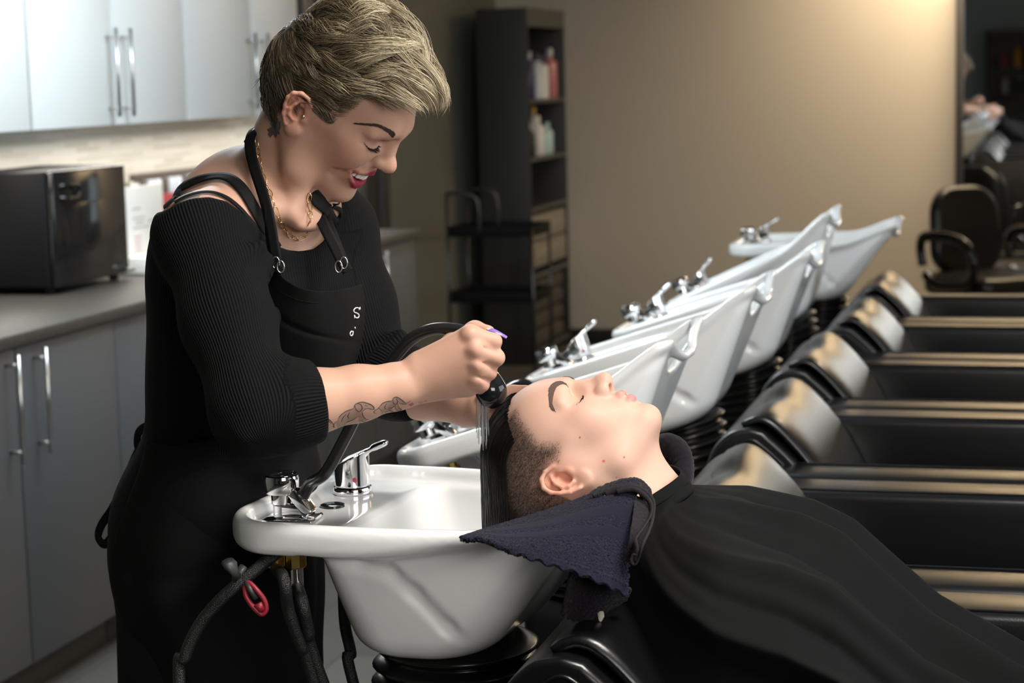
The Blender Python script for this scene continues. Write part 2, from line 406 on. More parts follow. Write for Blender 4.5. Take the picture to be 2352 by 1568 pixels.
upper(4.95, 5.965, doors_u[2:4], 'white wall cabinet with two bar handles above the black towel warmer', (5.415, 5.51))
upper(5.975, 6.98, doors_u[4:], 'white wall cabinet partly behind the blond hairdresser head', (6.485, 6.60))
FX = -2.40
def lower(y0, y1, doors, label, hs):
    t = thing('base_cabinet', (FX-.56, y0, 0), label, 'cabinet', 'grey base cabinets under the counter')
    box('body', 0, .54, .001, y1-y0-.001, .10, .888, M_cabl, t)
    box('toe_kick', 0, .49, .001, y1-y0-.001, 0, .10, M_base, t)
    for (a, c), hy in zip(doors, hs):
        dd = box('door', .5415, .56, a-y0+.0015, c-y0-.0015, .105, .885, M_cabl, t, .0015)
        bar_handle(dd, .56, hy-y0, .614, .876)
lower(3.73, 4.778, [(3.73, 4.252), (4.256, 4.778)], 'grey base cabinet with two vertical bar handles behind the hairdresser back', (4.205, 4.34))
lower(4.782, 5.83, [(4.782, 5.304), (5.308, 5.83)], 'grey base cabinet right behind the hairdresser waist', (5.255, 5.36))
lower(5.834, 6.86, [(5.834, 6.345), (6.349, 6.86)], 'grey base cabinet seen under the hairdresser arms', (6.30, 6.395))
lower(6.864, 7.38, [(6.864, 7.38)], 'pale base cabinet at the far end of the counter', (6.93,))
bm = bmesh.new(); add_box(bm, LW+.01, FX+.02, 3.72, 7.40, .89, .922, .003)
tag(flatsmooth(bm_obj('worktop', bm, M_counter), 50), 'brown-grey worktop running along the grey base cabinets', 'worktop')
struct(box('trim_2', LW, FX-.02, 7.385, 7.40, 0, .888, M_cabl))
# ------------------------------------------------------------ towel warmer on the worktop
t = thing('towel_warmer', (-2.84, 5.27, .924), 'glossy black towel warmer box with a glass door standing on the worktop', 'appliance')
box('body', -.15, .118, -.23, .235, .016, .345, M_blackmat, t, .008)
box('door', .12, .140, -.225, .23, .018, .345, M_blackgloss, t, .006)
bm = bmesh.new(); add_tube(bm, catmull([(.139, -.19, .30), (.152, -.17, .305), (.155, -.10, .30), (.152, -.10, .27), (.155, -.17, .268), (.139, -.19, .27)], 5), .006, 8)
bm_obj('door_handle', bm, M_blackgloss, t)
box('glass_panel', .1405, .142, -.17, .17, .06, .25, M_blackgloss, t, .0005)
for x in (-.12, .10):
    for y in (-.20, .20): lathe('foot', [(0, 0), (.014, 0), (.016, .017), (0, .017)], M_blackmat, t, 14, Matrix.Translation((x, y, 0)))
box('door_latch', .138, .158, .19, .228, .022, .034, M_steel, t, .002)
# ------------------------------------------------------------ things on the worktop past the warmer
M_paper = mat('paper_white', (.82, .80, .76), .5); M_red = mat('wine_red_card', (.30, .02, .03), .5); M_print = mat('print_grey', (.35, .33, .33), .6); M_pinkprint = mat('print_pink', (.62, .38, .40), .6)
M_glass = mat('clear_plastic', (.93, .95, .95), .08, trans=.9); M_swd = mat('swatch_dark', (.10, .08, .07), .35); M_swl = mat('swatch_silver', (.62, .66, .74), .3); M_tanw = mat('tan_wood', (.50, .27, .10), .5)
t = thing('leaflet_stand', (-2.80, 5.82, .924), 'clear leaflet stand holding a printed white sheet beside the black towel warmer', 'stand')
bm = bmesh.new(); add_box(bm, -.05, .05, -.15, .16, 0, .006, .002); add_box(bm, -.012, -.007, -.15, .16, .006, .22, .001); flatsmooth(bm_obj('holder', bm, M_glass, t))
sheet = box('printed_sheet', -.005, .000, -.14, .15, .02, .262, M_paper, t, .0005)
bm = bmesh.new()
for k in range(3): add_box(bm, .0003, .0009, -.08, -.02+.03*k, .19-.03*k, .194-.03*k)
for k in range(2): add_box(bm, .0003, .0009, -.06+.09*k, .0+.08*k, .145, .15)
bm_obj('printed_lines', bm, M_print, sheet)
bm = bmesh.new()
for k in range(5): add_box(bm, .0003, .0009, -.075, -.025, .10-.014*k, .106-.014*k)
bm_obj('printed_list', bm, M_pinkprint, sheet)
tag(box('tissue_box', -2.80, -2.70, 5.62, 5.86, .923, .975, M_paper, bev=.004), 'low white tissue box on the worktop in front of the leaflet stand', 'box')
tag(box('red_folder', -2.93, -2.915, 6.1, 6.36, .923, 1.135, M_red, bev=.001), 'wine red folder leaning behind the printed white sheet', 'folder')
t = thing('swatch_rack', (-2.95, 6.42, .924), 'wall rack of dark and silver hair colour swatches above the leaflet stand', 'rack')
box('rail', -.02, .0, -.34, .36, .262, .285, M_swd, t, .002)
for k in range(12):
    y = -.30+.055*k
    bm = bmesh.new(); add_box(bm, .001, .022, y-.013, y+.013, .20, .262, .004); add_box(bm, .001, .02, y-.016, y+.016, .17, .20, .004)
    flatsmooth(bm_obj('swatch', bm, M_swl if k % 3 else M_swd, t))
bm = bmesh.new(); add_box(bm, -.018, -.006, -.34, .36, 0, .262, .001); bm_obj('back_board', bm, M_paper, t)
bm = bmesh.new(); add_tube(bm, [(-2.86, 6.66, 1.16), (-2.86, 6.80, 1.19)], .012, 10); add_tube(bm, [(-2.86, 6.67, .924), (-2.86, 6.67, 1.165)], .009, 10); add_box(bm, -2.90, -2.82, 6.63, 6.71, .923, .935, .002)
tag(bm_obj('wooden_stand', bm, M_tanw), 'small tan wooden stand on the worktop near the hairdresser shoulder', 'stand')
# ------------------------------------------------------------ tall shelf, its bottles
t = thing('tall_shelf', (-2.745, 10.4, 0), 'tall charcoal open shelf unit standing in the corner by the beige wall', 'shelf')
x0, x1, y0, y1 = -.135, .135, -.42, .395
box('side_panel', x0, x1, y0, y0+.02, 0, 1.85, M_shelf, t, .002); box('side_panel', x0, x1, y1-.02, y1, 0, 1.85, M_shelf, t, .002)
box('back_panel', x0, x0+.01, y0+.02, y1-.02, 0, 1.85, M_shelf, t, .001)
bm = bmesh.new(); add_box(bm, x0+.01, x1, y0+.02, y1-.02, 1.83, 1.85, .001); add_box(bm, x1-.018, x1, y0+.02, y1-.02, 1.755, 1.83, .001); bm_obj('top_panel', bm, M_shelfedge, t)
for z in (1.36, 1.06, .80, .45, .05):
    s_ = box('shelf_board', x0+.011, x1-.001, y0+.021, y1-.021, z, z+.018, M_shelf, t, .001)
    box('edge_strip', x1-.0008, x1+.001, y0+.021, y1-.021, z, z+.018, M_shelfedge, s_, 0)
M_drw = brick_mat('limed_wood', (.30, .27, .22), (.20, .18, .15), (.12, .11, .09), 1, .5, .018, .0015, .6, .4)
for z in (.50, .64):
    bm = bmesh.new(); add_box(bm, -.10, .128, -.385, .365, z, z+.13, .006); tag(flatsmooth(bm_obj('drawer', bm, M_drw, t)), None, None)
cols = {'pink': (.55, .20, .22), 'white': (.82, .82, .80), 'teal': (.45, .62, .64), 'amber': (.55, .33, .05), 'navy': (.05, .05, .12), 'silver': (.5, .5, .52), 'black': (.02, .02, .02), 'red': (.45, .03, .05), 'orange': (.85, .33, .02)}
BM = {k: mat('plastic_'+k, v, .3) for k, v in cols.items()}
def bottle(p, r, h, col, capc, label, group, kind='bottle', tall=.25):
    t = thing('bottle', p, label, 'bottle', group)
    lathe('body', [(0, 0), (r*.92, 0), (r, .004), (r, h*(1-tall)-.01), (r*.8, h*(1-tall)), (r*.38, h*(1-tall)+.012), (r*.38, h*(1-tall)+.02), (0, h*(1-tall)+.02)], BM[col], t, 20)
    z = h*(1-tall)+.0205
    lathe('cap', [(0, z), (r*.5, z), (r*.48, h-.004), (r*.4, h), (0, h)], BM[capc], t, 16)
    return t
G1 = 'product bottles on the tall charcoal shelf'
sx = -2.665
for y, r, h, c, k, lab in [(10.07, .034, .20, 'pink', 'white', 'pink bottle with a white lid at the near end of the upper shelf'), (10.22, .03, .25, 'navy', 'silver', 'dark slim bottle with silver cap beside the white jar, upper shelf'),
        (10.38, .062, .24, 'white', 'black', 'wide white bottle with black pump in the middle of the upper shelf'), (10.52, .026, .23, 'navy', 'navy', 'navy slim bottle right of the wide white bottle'), (10.66, .040, .27, 'pink', 'silver', 'pink bottle with silver top at the far end of the upper shelf')]:
    bottle((sx, y, 1.379), r, h, c, k, lab, G1)
for y, r, h, c, k, lab in [(10.08, .03, .22, 'silver', 'silver', 'grey spray can at the near end of the second shelf'), (10.19, .032, .17, 'black', 'silver', 'dark short bottle on the second shelf'), (10.28, .028, .26, 'silver', 'amber', 'grey bottle with an amber cap on the second shelf'),
        (10.37, .03, .21, 'white', 'white', 'white bottle behind the teal jars on the second shelf'), (10.47, .034, .15, 'teal', 'white', 'pale teal bottle with white lid on the second shelf'), (10.57, .034, .17, 'teal', 'teal', 'pale teal bottle farthest along the second shelf')]:
    bottle((sx, y, 1.079), r, h, c, k, lab, G1)
bottle((sx, 10.09, .819), .028, .22, 'white', 'silver', 'slim white bottle alone on the third shelf', G1)
M_tow = mat('folded_towel_brown', (.06, .05, .04), .95, bump='noise', bscale=300, bstr=.5)
for k in range(4):
    bm = bmesh.new(); add_box(bm, -2.85, -2.625, 10.04+.01*(k % 2), 10.72, .0685+.092*k, .157+.092*k, .03, 4)
    tag(bm_obj('folded_towel', bm, M_tow, None, True), 'dark folded towel on the bottom shelf, %s of the stack' % ('lowest', 'second from the bottom', 'third from the bottom', 'topmost')[k], 'towel', 'dark towels at the foot of the shelf')
# ------------------------------------------------------------ rolling trolley
M_wire = mat('dark_wire', (.10, .10, .10), .3, 1)
t = thing('salon_trolley', (-2.54, 9.1, 0), 'black rolling trolley with two trays in front of the tall shelf', 'trolley')
for z in (.76, .45):
    bm = bmesh.new()
    add_box(bm, -.21, .21, -.17, .17, z, z+.008, .002)
    for (a, b, c, d) in ((-.21, .21, -.17, -.162), (-.21, .21, .162, .17), (-.21, -.202, -.162, .162), (.202, .21, -.162, .162)): add_box(bm, a, b, c, d, z+.008, z+.05, .002)
    flatsmooth(bm_obj('tray', bm, M_blackmat, t))
for x in (-.205, .205):
    for y in (-.165, .165): tube('post', [(x, y, .07), (x, y, .80 if x > 0 else .94)], .008, M_wire, t, 8)
tube('push_handle', catmull([(-.205, -.165, .94), (-.19, -.165, .965), (-.08, -.165, .955), (-.05, -.165, .90), (-.05, -.165, .77)], 6), .008, M_wire, t, 8)
tube('push_handle', catmull([(-.205, .165, .94), (-.19, .165, .965), (-.08, .165, .955), (-.05, .165, .90), (-.05, .165, .77)], 6), .008, M_wire, t, 8)
for x in (-.205, .205):
    for y in (-.165, .165): lathe('caster', [(0, -.011), (.03, -.011), (.034, -.005), (.034, .005), (.03, .011), (0, .011)], M_blackmat, t, 18, Matrix.Translation((x, y, .034)) @ Matrix.Rotation(R_(90), 4, 'X'))
# ------------------------------------------------------------ mirror on the beige wall
t = thing('wall_mirror', (.40, FW-.03, .50), 'large dark-framed mirror on the beige wall at the right edge', 'mirror')
box('mirror_glass', -.86, 1.2, .004, .02, .02, 1.40, M_mirror, t, 0)
bm = bmesh.new()
add_box(bm, -.90, -.86, -.02, .03, 0, 1.43, .004); add_box(bm, 1.2, 1.24, -.02, .03, 0, 1.43, .004); add_box(bm, -.86, 1.2, -.02, .03, 1.40, 1.43, .004); add_box(bm, -.86, 1.2, -.02, .03, -.02, .02, .004)
flatsmooth(bm_obj('frame', bm, M_base, t))
# ------------------------------------------------------------ styling chair before the mirror
M_vinyl = mat('black_vinyl', (.0035, .0037, .0045), .29, spec=.60, bump='noise', bscale=420, bstr=.12)
def styling_chair(loc, rz, label):
    t = thing('styling_chair', loc, label, 'chair', 'black styling chairs at the mirror', rz)
    F = Field((-.3, -.32, .40), (.32, .32, 1.0), .012)
    def cush(lo, hi, r):
        c = (np.array(lo)+hi)/2; h = (np.array(hi)-lo)/2-r
        def fn(X, Y, Z):
            qx, qy, qz = np.abs(X-c[0])-h[0], np.abs(Y-c[1])-h[1], np.abs(Z-c[2])-h[2]
            return np.sqrt(np.maximum(qx, 0)**2+np.maximum(qy, 0)**2+np.maximum(qz, 0)**2)+np.minimum(np.maximum(qx, np.maximum(qy, qz)), 0)-r
        return fn
    F.full(cush((-.24, -.24, .42), (.26, .24, .53), .045)); F.obj('seat', M_vinyl, t)
    F = Field((-.32, -.25, .50), (-.12, .25, .97), .01)
    def back(X, Y, Z):
        w_ = .20-.02*(Z-.6)/.3; a = np.abs(Y)-(w_-.13); b = np.abs(Z-.72)-(.21-.13); d2 = np.sqrt(np.maximum(a, 0)**2+np.maximum(b, 0)**2)+np.minimum(np.maximum(a, b), 0)-.13
        x = np.abs(X+.21+.10*(Z-.55)-.35*Y*Y)-.012; return np.sqrt(np.maximum(d2+.028, 0)**2+np.maximum(x, 0)**2)+np.minimum(np.maximum(d2+.028, x), 0)-.028
    F.full(back); F.obj('backrest', M_vinyl, t)
    for s in (-1, 1):
        tube('armrest', catmull([(-.20, .255*s, .56), (-.21, .262*s, .66), (-.15, .27*s, .705), (.06, .27*s, .705), (.17, .268*s, .66), (.19, .262*s, .56), (.12, .255*s, .495), (-.10, .25*s, .48), (-.19, .25*s, .52)], 7), .020, M_blackgloss, t, 12, (1, 1.3))
    lathe('pedestal', [(0, 0), (.27, 0), (.28, .012), (.26, .025), (.06, .045), (.04, .06), (.04, .42), (0, .42)], M_steel, t, 36)
    return t
styling_chair((-.27, 9.62, 0), R_(-50), 'black padded styling chair with looped arms at the right edge under the mirror')
# ------------------------------------------------------------ what the mirror sees behind the camera
t = thing('product_cabinet', (-.10, -4.62, 0), 'dark display cabinet seen in the mirror at the front of the salon', 'cabinet')
box('back_panel', -.74, .8, -.14, -.12, 0, 1.93, M_shelf, t, 0); box('side_panel', -.74, -.70, -.12, .16, 0, 1.93, M_shelf, t); box('side_panel', .76, .8, -.12, .16, 0, 1.93, M_shelf, t)
box('top_panel', -.70, .76, -.12, .16, 1.88, 1.93, M_shelfedge, t); box('cabinet_base', -.70, .76, -.12, .16, 0, .62, M_shelf, t)
for z in (1.44, 1.12, .82): box('shelf_board', -.70, .76, -.12, .15, z, z+.02, M_shelfedge, t)
G3 = 'bottles in the mirrored display cabinet'
for k in range(7):
    c = ('red', 'orange', 'orange', 'amber', 'orange', 'orange', 'red')[k]
    bottle((-.62+.17*k, -4.56, 1.461), .038, .26 if c != 'red' else .16, c, c, '%s bottle on the mirrored cabinet, number %s from the near end' % (c, ('one', 'two', 'three', 'four', 'five', 'six', 'seven')[k]), G3)
for k in range(6): bottle((-.60+.18*k, -4.56, 1.141), .034, .2, ('silver', 'black')[k % 2], 'silver', 'grey or black bottle low on the mirrored cabinet', G3)
# ============================================================ BASINS AND LOUNGE CHAIRS
M_porc = mat('white_porcelain', (.88, .89, .89), .10, coat=.4)
M_chrome = mat('chrome', (.86, .86, .87), .06, 1)
M_brass = mat('brass', (.52, .36, .10), .3, 1)
M_rubber = mat('black_rubber', (.014, .014, .015), .28)
M_bellow = mat('black_bellows', (.012, .012, .012), .24)
def rbox2(X, Y, cx, cy, hx, hy, r):
    a, b = np.abs(X-cx)-(hx-r), np.abs(Y-cy)-(hy-r)
    return np.sqrt(np.maximum(a, 0)**2+np.maximum(b, 0)**2)+np.minimum(np.maximum(a, b), 0)-r
def lerp(a, b, t): return a+(b-a)*t
def smax(a, b, k): h = np.clip(.5-.5*(a-b)/k, 0, 1); return a*(1-h)+b*h+k*h*(1-h)
def smin(a, b, k): return -smax(-a, -b, k)
def basin_top(X, Y):   # height of the rim: level, rising to two horns at the neck
    up = sstep(.34, .52, X)
    return .040*up*sstep(.02, .15, np.abs(Y)) + .004*up
def body_hw(t): return lerp(.188, .140, t**1.4)
def make_basin():
    F = Field((-.02, -.26, -.21), (.57, .26, .07), .0030)
    top = lambda X, Y: basin_top(X, Y)
    def plan(X, Y, off=0):     # outer plan outline: rounded deck end, slight taper to the lip
        hw = .204-.030*sstep(.15, .50, X)-.015*sstep(.08, 0, X)
        a = np.abs(Y)-(hw-.09); b = .09-X
        left = np.sqrt(np.maximum(a, 0)**2+np.maximum(b, 0)**2)+np.minimum(np.maximum(a, b), 0)-.09+off
        a = np.abs(Y)-(hw-.022); b = X-.485
        right = np.sqrt(np.maximum(a, 0)**2+np.maximum(b, 0)**2)+np.minimum(np.maximum(a, b), 0)-.022+off
        return np.maximum(left, right)
    F.full(lambda X, Y, Z: smax(smax(plan(X, Y)+0*Z, Z-top(X, Y), .018), -(Z-top(X, Y)+.042-.026*sstep(.18, .42, X)), .016))
    def body(X, Y, Z, off=0):
        t = np.clip(-Z/.19, 0, 1)
        xl = lerp(.133, .163, t)+off; xr = .330+(np.clip(Z, -.19, .05)+.19)*.80-off; hw = body_hw(t)-.022*sstep(.2, .50, X)-off
        cx, hx = (xl+xr)/2, (xr-xl)/2
        r = lerp(.030, .075, t)
        a, b = np.abs(X-cx)-(hx-r), np.abs(Y)-(hw-r)
        d = np.sqrt(np.maximum(a, 0)**2+np.maximum(b, 0)**2)+np.minimum(np.maximum(a, b), 0)-r
        return smax(d*.85, -(Z+.186-off), .035)
    F.full(lambda X, Y, Z: smax(body(X, Y, Z), Z-top(X, Y)+.01, .01), .012)
    # pressed crease on the near and far flank
    pts = [(.134, -.044), (.205, -.050), (.247, -.060), (.273, -.085), (.310, -.130), (.330, -.155)]
    for s in (-1, 1):
        P = []
        for x, z in pts:
            t = min(max(-z/.19, 0), 1); hw = body_hw(t)-.022*float(sstep(.2, .50, np.float64(x))); P.append((x, s*(hw+.004), z))
        F.chain(P, [.0035, .0035, .0035, .0035, .003, .002], .016, 's')
    # hollow: shallow deck recess, plateau and deep bowl with a sloping deck face
    F.full(lambda X, Y, Z: smax(plan(X, Y, .024)+0*Z, -(Z-top(X, Y)+.020), .010), .012, 's')
    F.full(lambda X, Y, Z: smax(smax(body(X, Y, Z, .020), -(X-.134+(Z+.02)*.72), .006), Z-.09, .01), .010, 's')
    # neck rest cut-out
    F.full(lambda X, Y, Z: np.sqrt(Y**2*.48+(Z-.135)**2)-.117+np.maximum(.472-X, 0)*1.2, .006, 's')
    return F
_bf = make_basin()
M_badge = mat('badge_grey', (.3, .3, .32), .3, 1)
def add_fixtures(t, first):
    """local frame of the basin; deck plateau at z=-.020"""
    zp = -.0195
    # vacuum breaker: plate, body, ribbed cap, angled hose socket
    v = bpy.data.objects
    VX, VY = .071, -.095
    bm = bmesh.new(); add_box(bm, -.032, .036, -.027, .027, 0, .006, .003, 2, Matrix.Translation((VX, VY, zp)) @ Matrix.Rotation(R_(8), 4, 'Z'))
    flatsmooth(bm_obj('hose_valve_plate', bm, M_chrome, t))
    bm = bmesh.new(); T = Matrix.Translation((VX-.012, VY, zp))
    add_lathe(bm, [(0, .005), (.0120, .005), (.0120, .020), (.0140, .022), (.0140, .036), (0, .036)], 28, T)
    add_box(bm, .0, .034, -.011, .011, .005, .024, .004, 2, T)
    add_box(bm, .0, .014, -.012, .012, -.019, .019, .003, 2, Matrix.Translation((VX+.012, VY, zp+.021)) @ Matrix.Rotation(R_(-38), 4, 'Y'))
    flatsmooth(bm_obj('hose_valve', bm, M_chrome, t), 40)
    bm = bmesh.new(); r = .0225
    add_lathe(bm, [(0, .036), (r*.92, .036), (r, .039), (r*1.03, .055), (r*.98, .059), (0, .060)], 36, T); flatsmooth(bm_obj('valve_cap', bm, M_chrome, t), 30)
    bm = bmesh.new()
    for k in range(6):
        a = k*math.pi/3; add_box(bm, .004, .018, -.0022, .0022, .0600, .0625, .0008, 1, T @ Matrix.Rotation(a, 4, 'Z'))
    add_lathe(bm, [(0, .0599), (.0205, .0599), (.021, .0612), (0, .0612)], 30, T)
    flatsmooth(bm_obj('valve_cap_disc', bm, M_blackgloss, t), 30)
    # mixer with lever
    T = Matrix.Translation((.077, .083, zp))
    lathe('mixer_base', [(0, 0), (.027, 0), (.028, .004), (.026, .009), (0, .009)], M_chrome, t, 32, T)
    F = Field((.03, .035, -.03), (.15, .135, .09), .0013)
    c = np.array((.077, .083, zp))
    F.cap(c+(0, 0, .010), c+(0, 0, .095), .0245, .0245, 0)
    sl_ = lambda X, Y, Z: -(.036+(X-c[0]+.0245)*.52+c[2]-Z)*.88+0*Y
    F.region(F.lo, F.lo+F.h*F.n, sl_, .004, 'i')
    F.region(F.lo, F.lo+F.h*F.n, lambda X, Y, Z: Z+.0095+0*X+0*Y, 0, 's')
    F.cap(c+(.000, 0, .048), c+(.040, 0, .0665), .0150, .0080, .006, sq=((-.46, 0, .89), .32))
    F.cap(c+(.036, 0, .0655), c+(.048, 0, .0705), .0082, .0078, .003, sq=((-.4, 0, .9), .60))
    F.obj('mixer_lever', M_chrome, t, 3)
    lathe('hot_cold_mark', [(0, 0), (.0032, 0), (.003, .0012), (0, .0014)], BM['red'], t, 16, axis_mtx(c+(.014, -.0222, .022), (.5, -1, 0)))
    lathe('hole_plug', [(0, .0), (.0165, 0), (.0165, .0025), (.014, .0035), (0, .0028)], M_blackgloss, t, 28, Matrix.Translation((.088, -.005, zp)))
    lathe('drain', [(0, 0), (.022, 0), (.022, .003), (.016, .002), (0, .001)], M_chrome, t, 24, Matrix.Translation((.30, 0, -.166)))
    # supply connectors under the deck
    for k, (x, y, mm) in enumerate(((.063, -.130, 1), (.091, -.125, 1))):
        bm = bmesh.new(); T = Matrix.Translation((x, y, -.040))
        add_lathe(bm, [(0, 0), (.009, 0), (.009, -.014), (.0135, -.014), (.0135, -.032), (.010, -.034), (0, -.034)], 8, T)
        bmesh.ops.recalc_face_normals(bm, faces=bm.faces); bm_obj('hose_nut', bm, M_brass, t)
    lathe('hose_ferrule', [(0, -.034), (.0085, -.034), (.0085, -.058), (0, -.058)], M_chrome, t, 16, Matrix.Translation((.091, -.125, -.040)))
def bellows(name, top, bot, r, n, label, lean=0):
    """ribbed rubber gaiter between bowl and pedestal"""
    prof = []
    top = Vector(top); bot = Vector(bot); bm = bmesh.new(); rings = []; m = 40
    K = n*8
    for i in range(K+1):
        t = i/K; ph = (t*n) % 1; q = 1-abs(2*ph-1); rr = r*(.80+.20*q**.6)*(1+.10*math.sin(t*math.pi))
        c = top.lerp(bot, t); a = lean*(1-t); e = Vector((math.cos(a), 0, math.sin(a)))
        rings.append([bm.verts.new(c + e*(rr*math.cos(2*math.pi*k/m)) + Vector((0, 1, 0))*(rr*math.sin(2*math.pi*k/m))) for k in range(m)])
    for a, b in zip(rings, rings[1:]):
        for k in range(m): bm.faces.new((a[k], b[k], b[(k+1) % m], a[(k+1) % m]))
    bm.faces.new(rings[0]); bm.faces.new(rings[-1][::-1])
    return bm_obj(name, bm, M_bellow, None, True)
basin_specs = [((-1.011, 2.462, .9575), 0, -5), ((-1.045, 3.18, .895), -18, 0), ((-1.020, 3.91, .905), -17.5, 0), ((-1.000, 4.64, .905), -17.5, 0), ((-1.010, 5.37, .885), -24.5, 0), ((-.950, 6.10, .985), -2, 0)]
basin_labels = ['white porcelain shampoo basin in use, nearest, under the client head', 'white tilted shampoo basin directly behind the client head', 'white tilted shampoo basin, third in the row, its tap behind the client nose',
    'white tilted shampoo basin, fourth in the row from the camera', 'white tilted shampoo basin, fifth in the row, its lip highest in the photo', 'white shampoo basin at the far end of the row, tilted least']
b0 = thing('shampoo_basin', basin_specs[0][0], basin_labels[0], 'basin', 'white shampoo basins in a row')
b0.rotation_euler = (0, 0, R_(-5))
_bf.obj('bowl', M_porc, b0, 3); add_fixtures(b0, True)
for i in range(1, 6):
    loc, tl, rz = basin_specs[i]; dup(b0, loc, (0, R_(tl), R_(rz)), basin_labels[i])
for i, (loc, tl, rz) in enumerate(basin_specs):
    c = Vector((.26, .0, -.184)); c.rotate(Matrix.Rotation(R_(rz), 3, 'Z') @ Matrix.Rotation(R_(tl), 3, 'Y')); c = c+Vector(loc)
    b = bellows('basin_gaiter', c, (c.x-.0, c.y, c.z-(.115 if i == 0 else .16)), (.105 if i == 0 else .088), 5 if i == 0 else 8, '', -R_(tl))
    zb = c.z-(.115 if i == 0 else .16)-.001
    tag(b, 'black ribbed rubber gaiter under the %s basin' % ('nearest', 'second', 'third', 'fourth', 'fifth', 'farthest')[i], 'gaiter', 'rubber gaiters under the basins')
    p = box('basin_pedestal', c.x-.10, c.x+.06, c.y-.10, c.y+.11, 0, zb, M_blackmat, bev=.03, seg=4)
    tag(p, 'black column carrying the %s shampoo basin' % ('nearest', 'second', 'third', 'fourth', 'fifth', 'farthest')[i], 'pedestal', 'basin pedestals')
# ------------------------------------------------------------ hoses and taps of the row
def basin_pt(i, p):
    loc, tl, rz = basin_specs[i]; v = Vector(p); v.rotate(Matrix.Rotation(R_(rz), 3, 'Z') @ Matrix.Rotation(R_(tl), 3, 'Y')); return v+Vector(loc)
def sprayer(mtx, label, group='hand sprayers of the basins'):
    """black hand shower: local z = handle axis, head swells at the far end and faces +x"""
    t = thing('hand_sprayer', (0, 0, 0), label, 'sprayer', group); t.matrix_world = mtx
    F = Field((-.05, -.04, -.02), (.06, .04, .16), .0018)
    F.chain([(0, 0, .03), (0, 0, .06), (.002, 0, .09)], [.0105, .012, .014], .004)
    F.ell((.010, 0, .112), (.027, .026, .030), .014)
    F.region((.02, -.04, .05), (.06, .04, .16), lambda X, Y, Z: (.026-X)+0*Y+0*Z, .003, 's')
    F.obj('spray_body', M_blackgloss, t, 2)
    lathe('spray_face', [(0, 0), (.020, 0), (.0215, .002), (.020, .0045), (0, .0055)], M_blackmat, t, 28, axis_mtx((.0235, 0, .112), (1, 0, 0)))
    return t
for i in range(1, 6):
    # parked sprayer lies in its holder beside the mixer
    ax = (basin_pt(i, (.12, -.03, .0))-basin_pt(i, (.20, .0, .012))).normalized()
    z = -ax; x = Vector((.2, -.1, -1)); x = (x-z*x.dot(z)).normalized(); y = z.cross(x)
    m4 = Matrix(((x.x, y.x, z.x, 0), (x.y, y.y, z.y, 0), (x.z, y.z, z.z, 0), (0, 0, 0, 1))); p = basin_pt(i, (.098, -.045, .010))
    m4.translation = p
    if i in (1,):
        sprayer(m4, 'black hand sprayer parked on the %s basin deck' % ('', 'second', 'third', 'fourth', 'fifth', 'farthest')[i])
    h = tube('rubber_hose', catmull([basin_pt(i, (.087, -.095, .010)), basin_pt(i, (.105, -.087, .020)), basin_pt(i, (.111, -.063, .016)), p+Vector((0, 0, .002))], 8), .0065, M_rubber, None, 10)
    tag(h, 'short black hose loop on the %s basin deck' % ('', 'second', 'third', 'fourth', 'fifth', 'farthest')[i], 'hose', 'hose loops on the parked basins')
    for k in (0, 1):
        s = basin_pt(i, (.063+.028*k, -.130+.005*k, -.074)); h = tube('supply_hose', catmull([s, s+Vector((.015, 0, -.08)), s+Vector((.08, .03, -.3)), (s.x+.14, s.y+.05, .02)], 8), .008, M_rubber, None, 10)
        tag(h, 'black supply hose hanging under the %s basin' % ('', 'second', 'third', 'fourth', 'fifth', 'farthest')[i], 'hose', 'supply hoses under the basins')
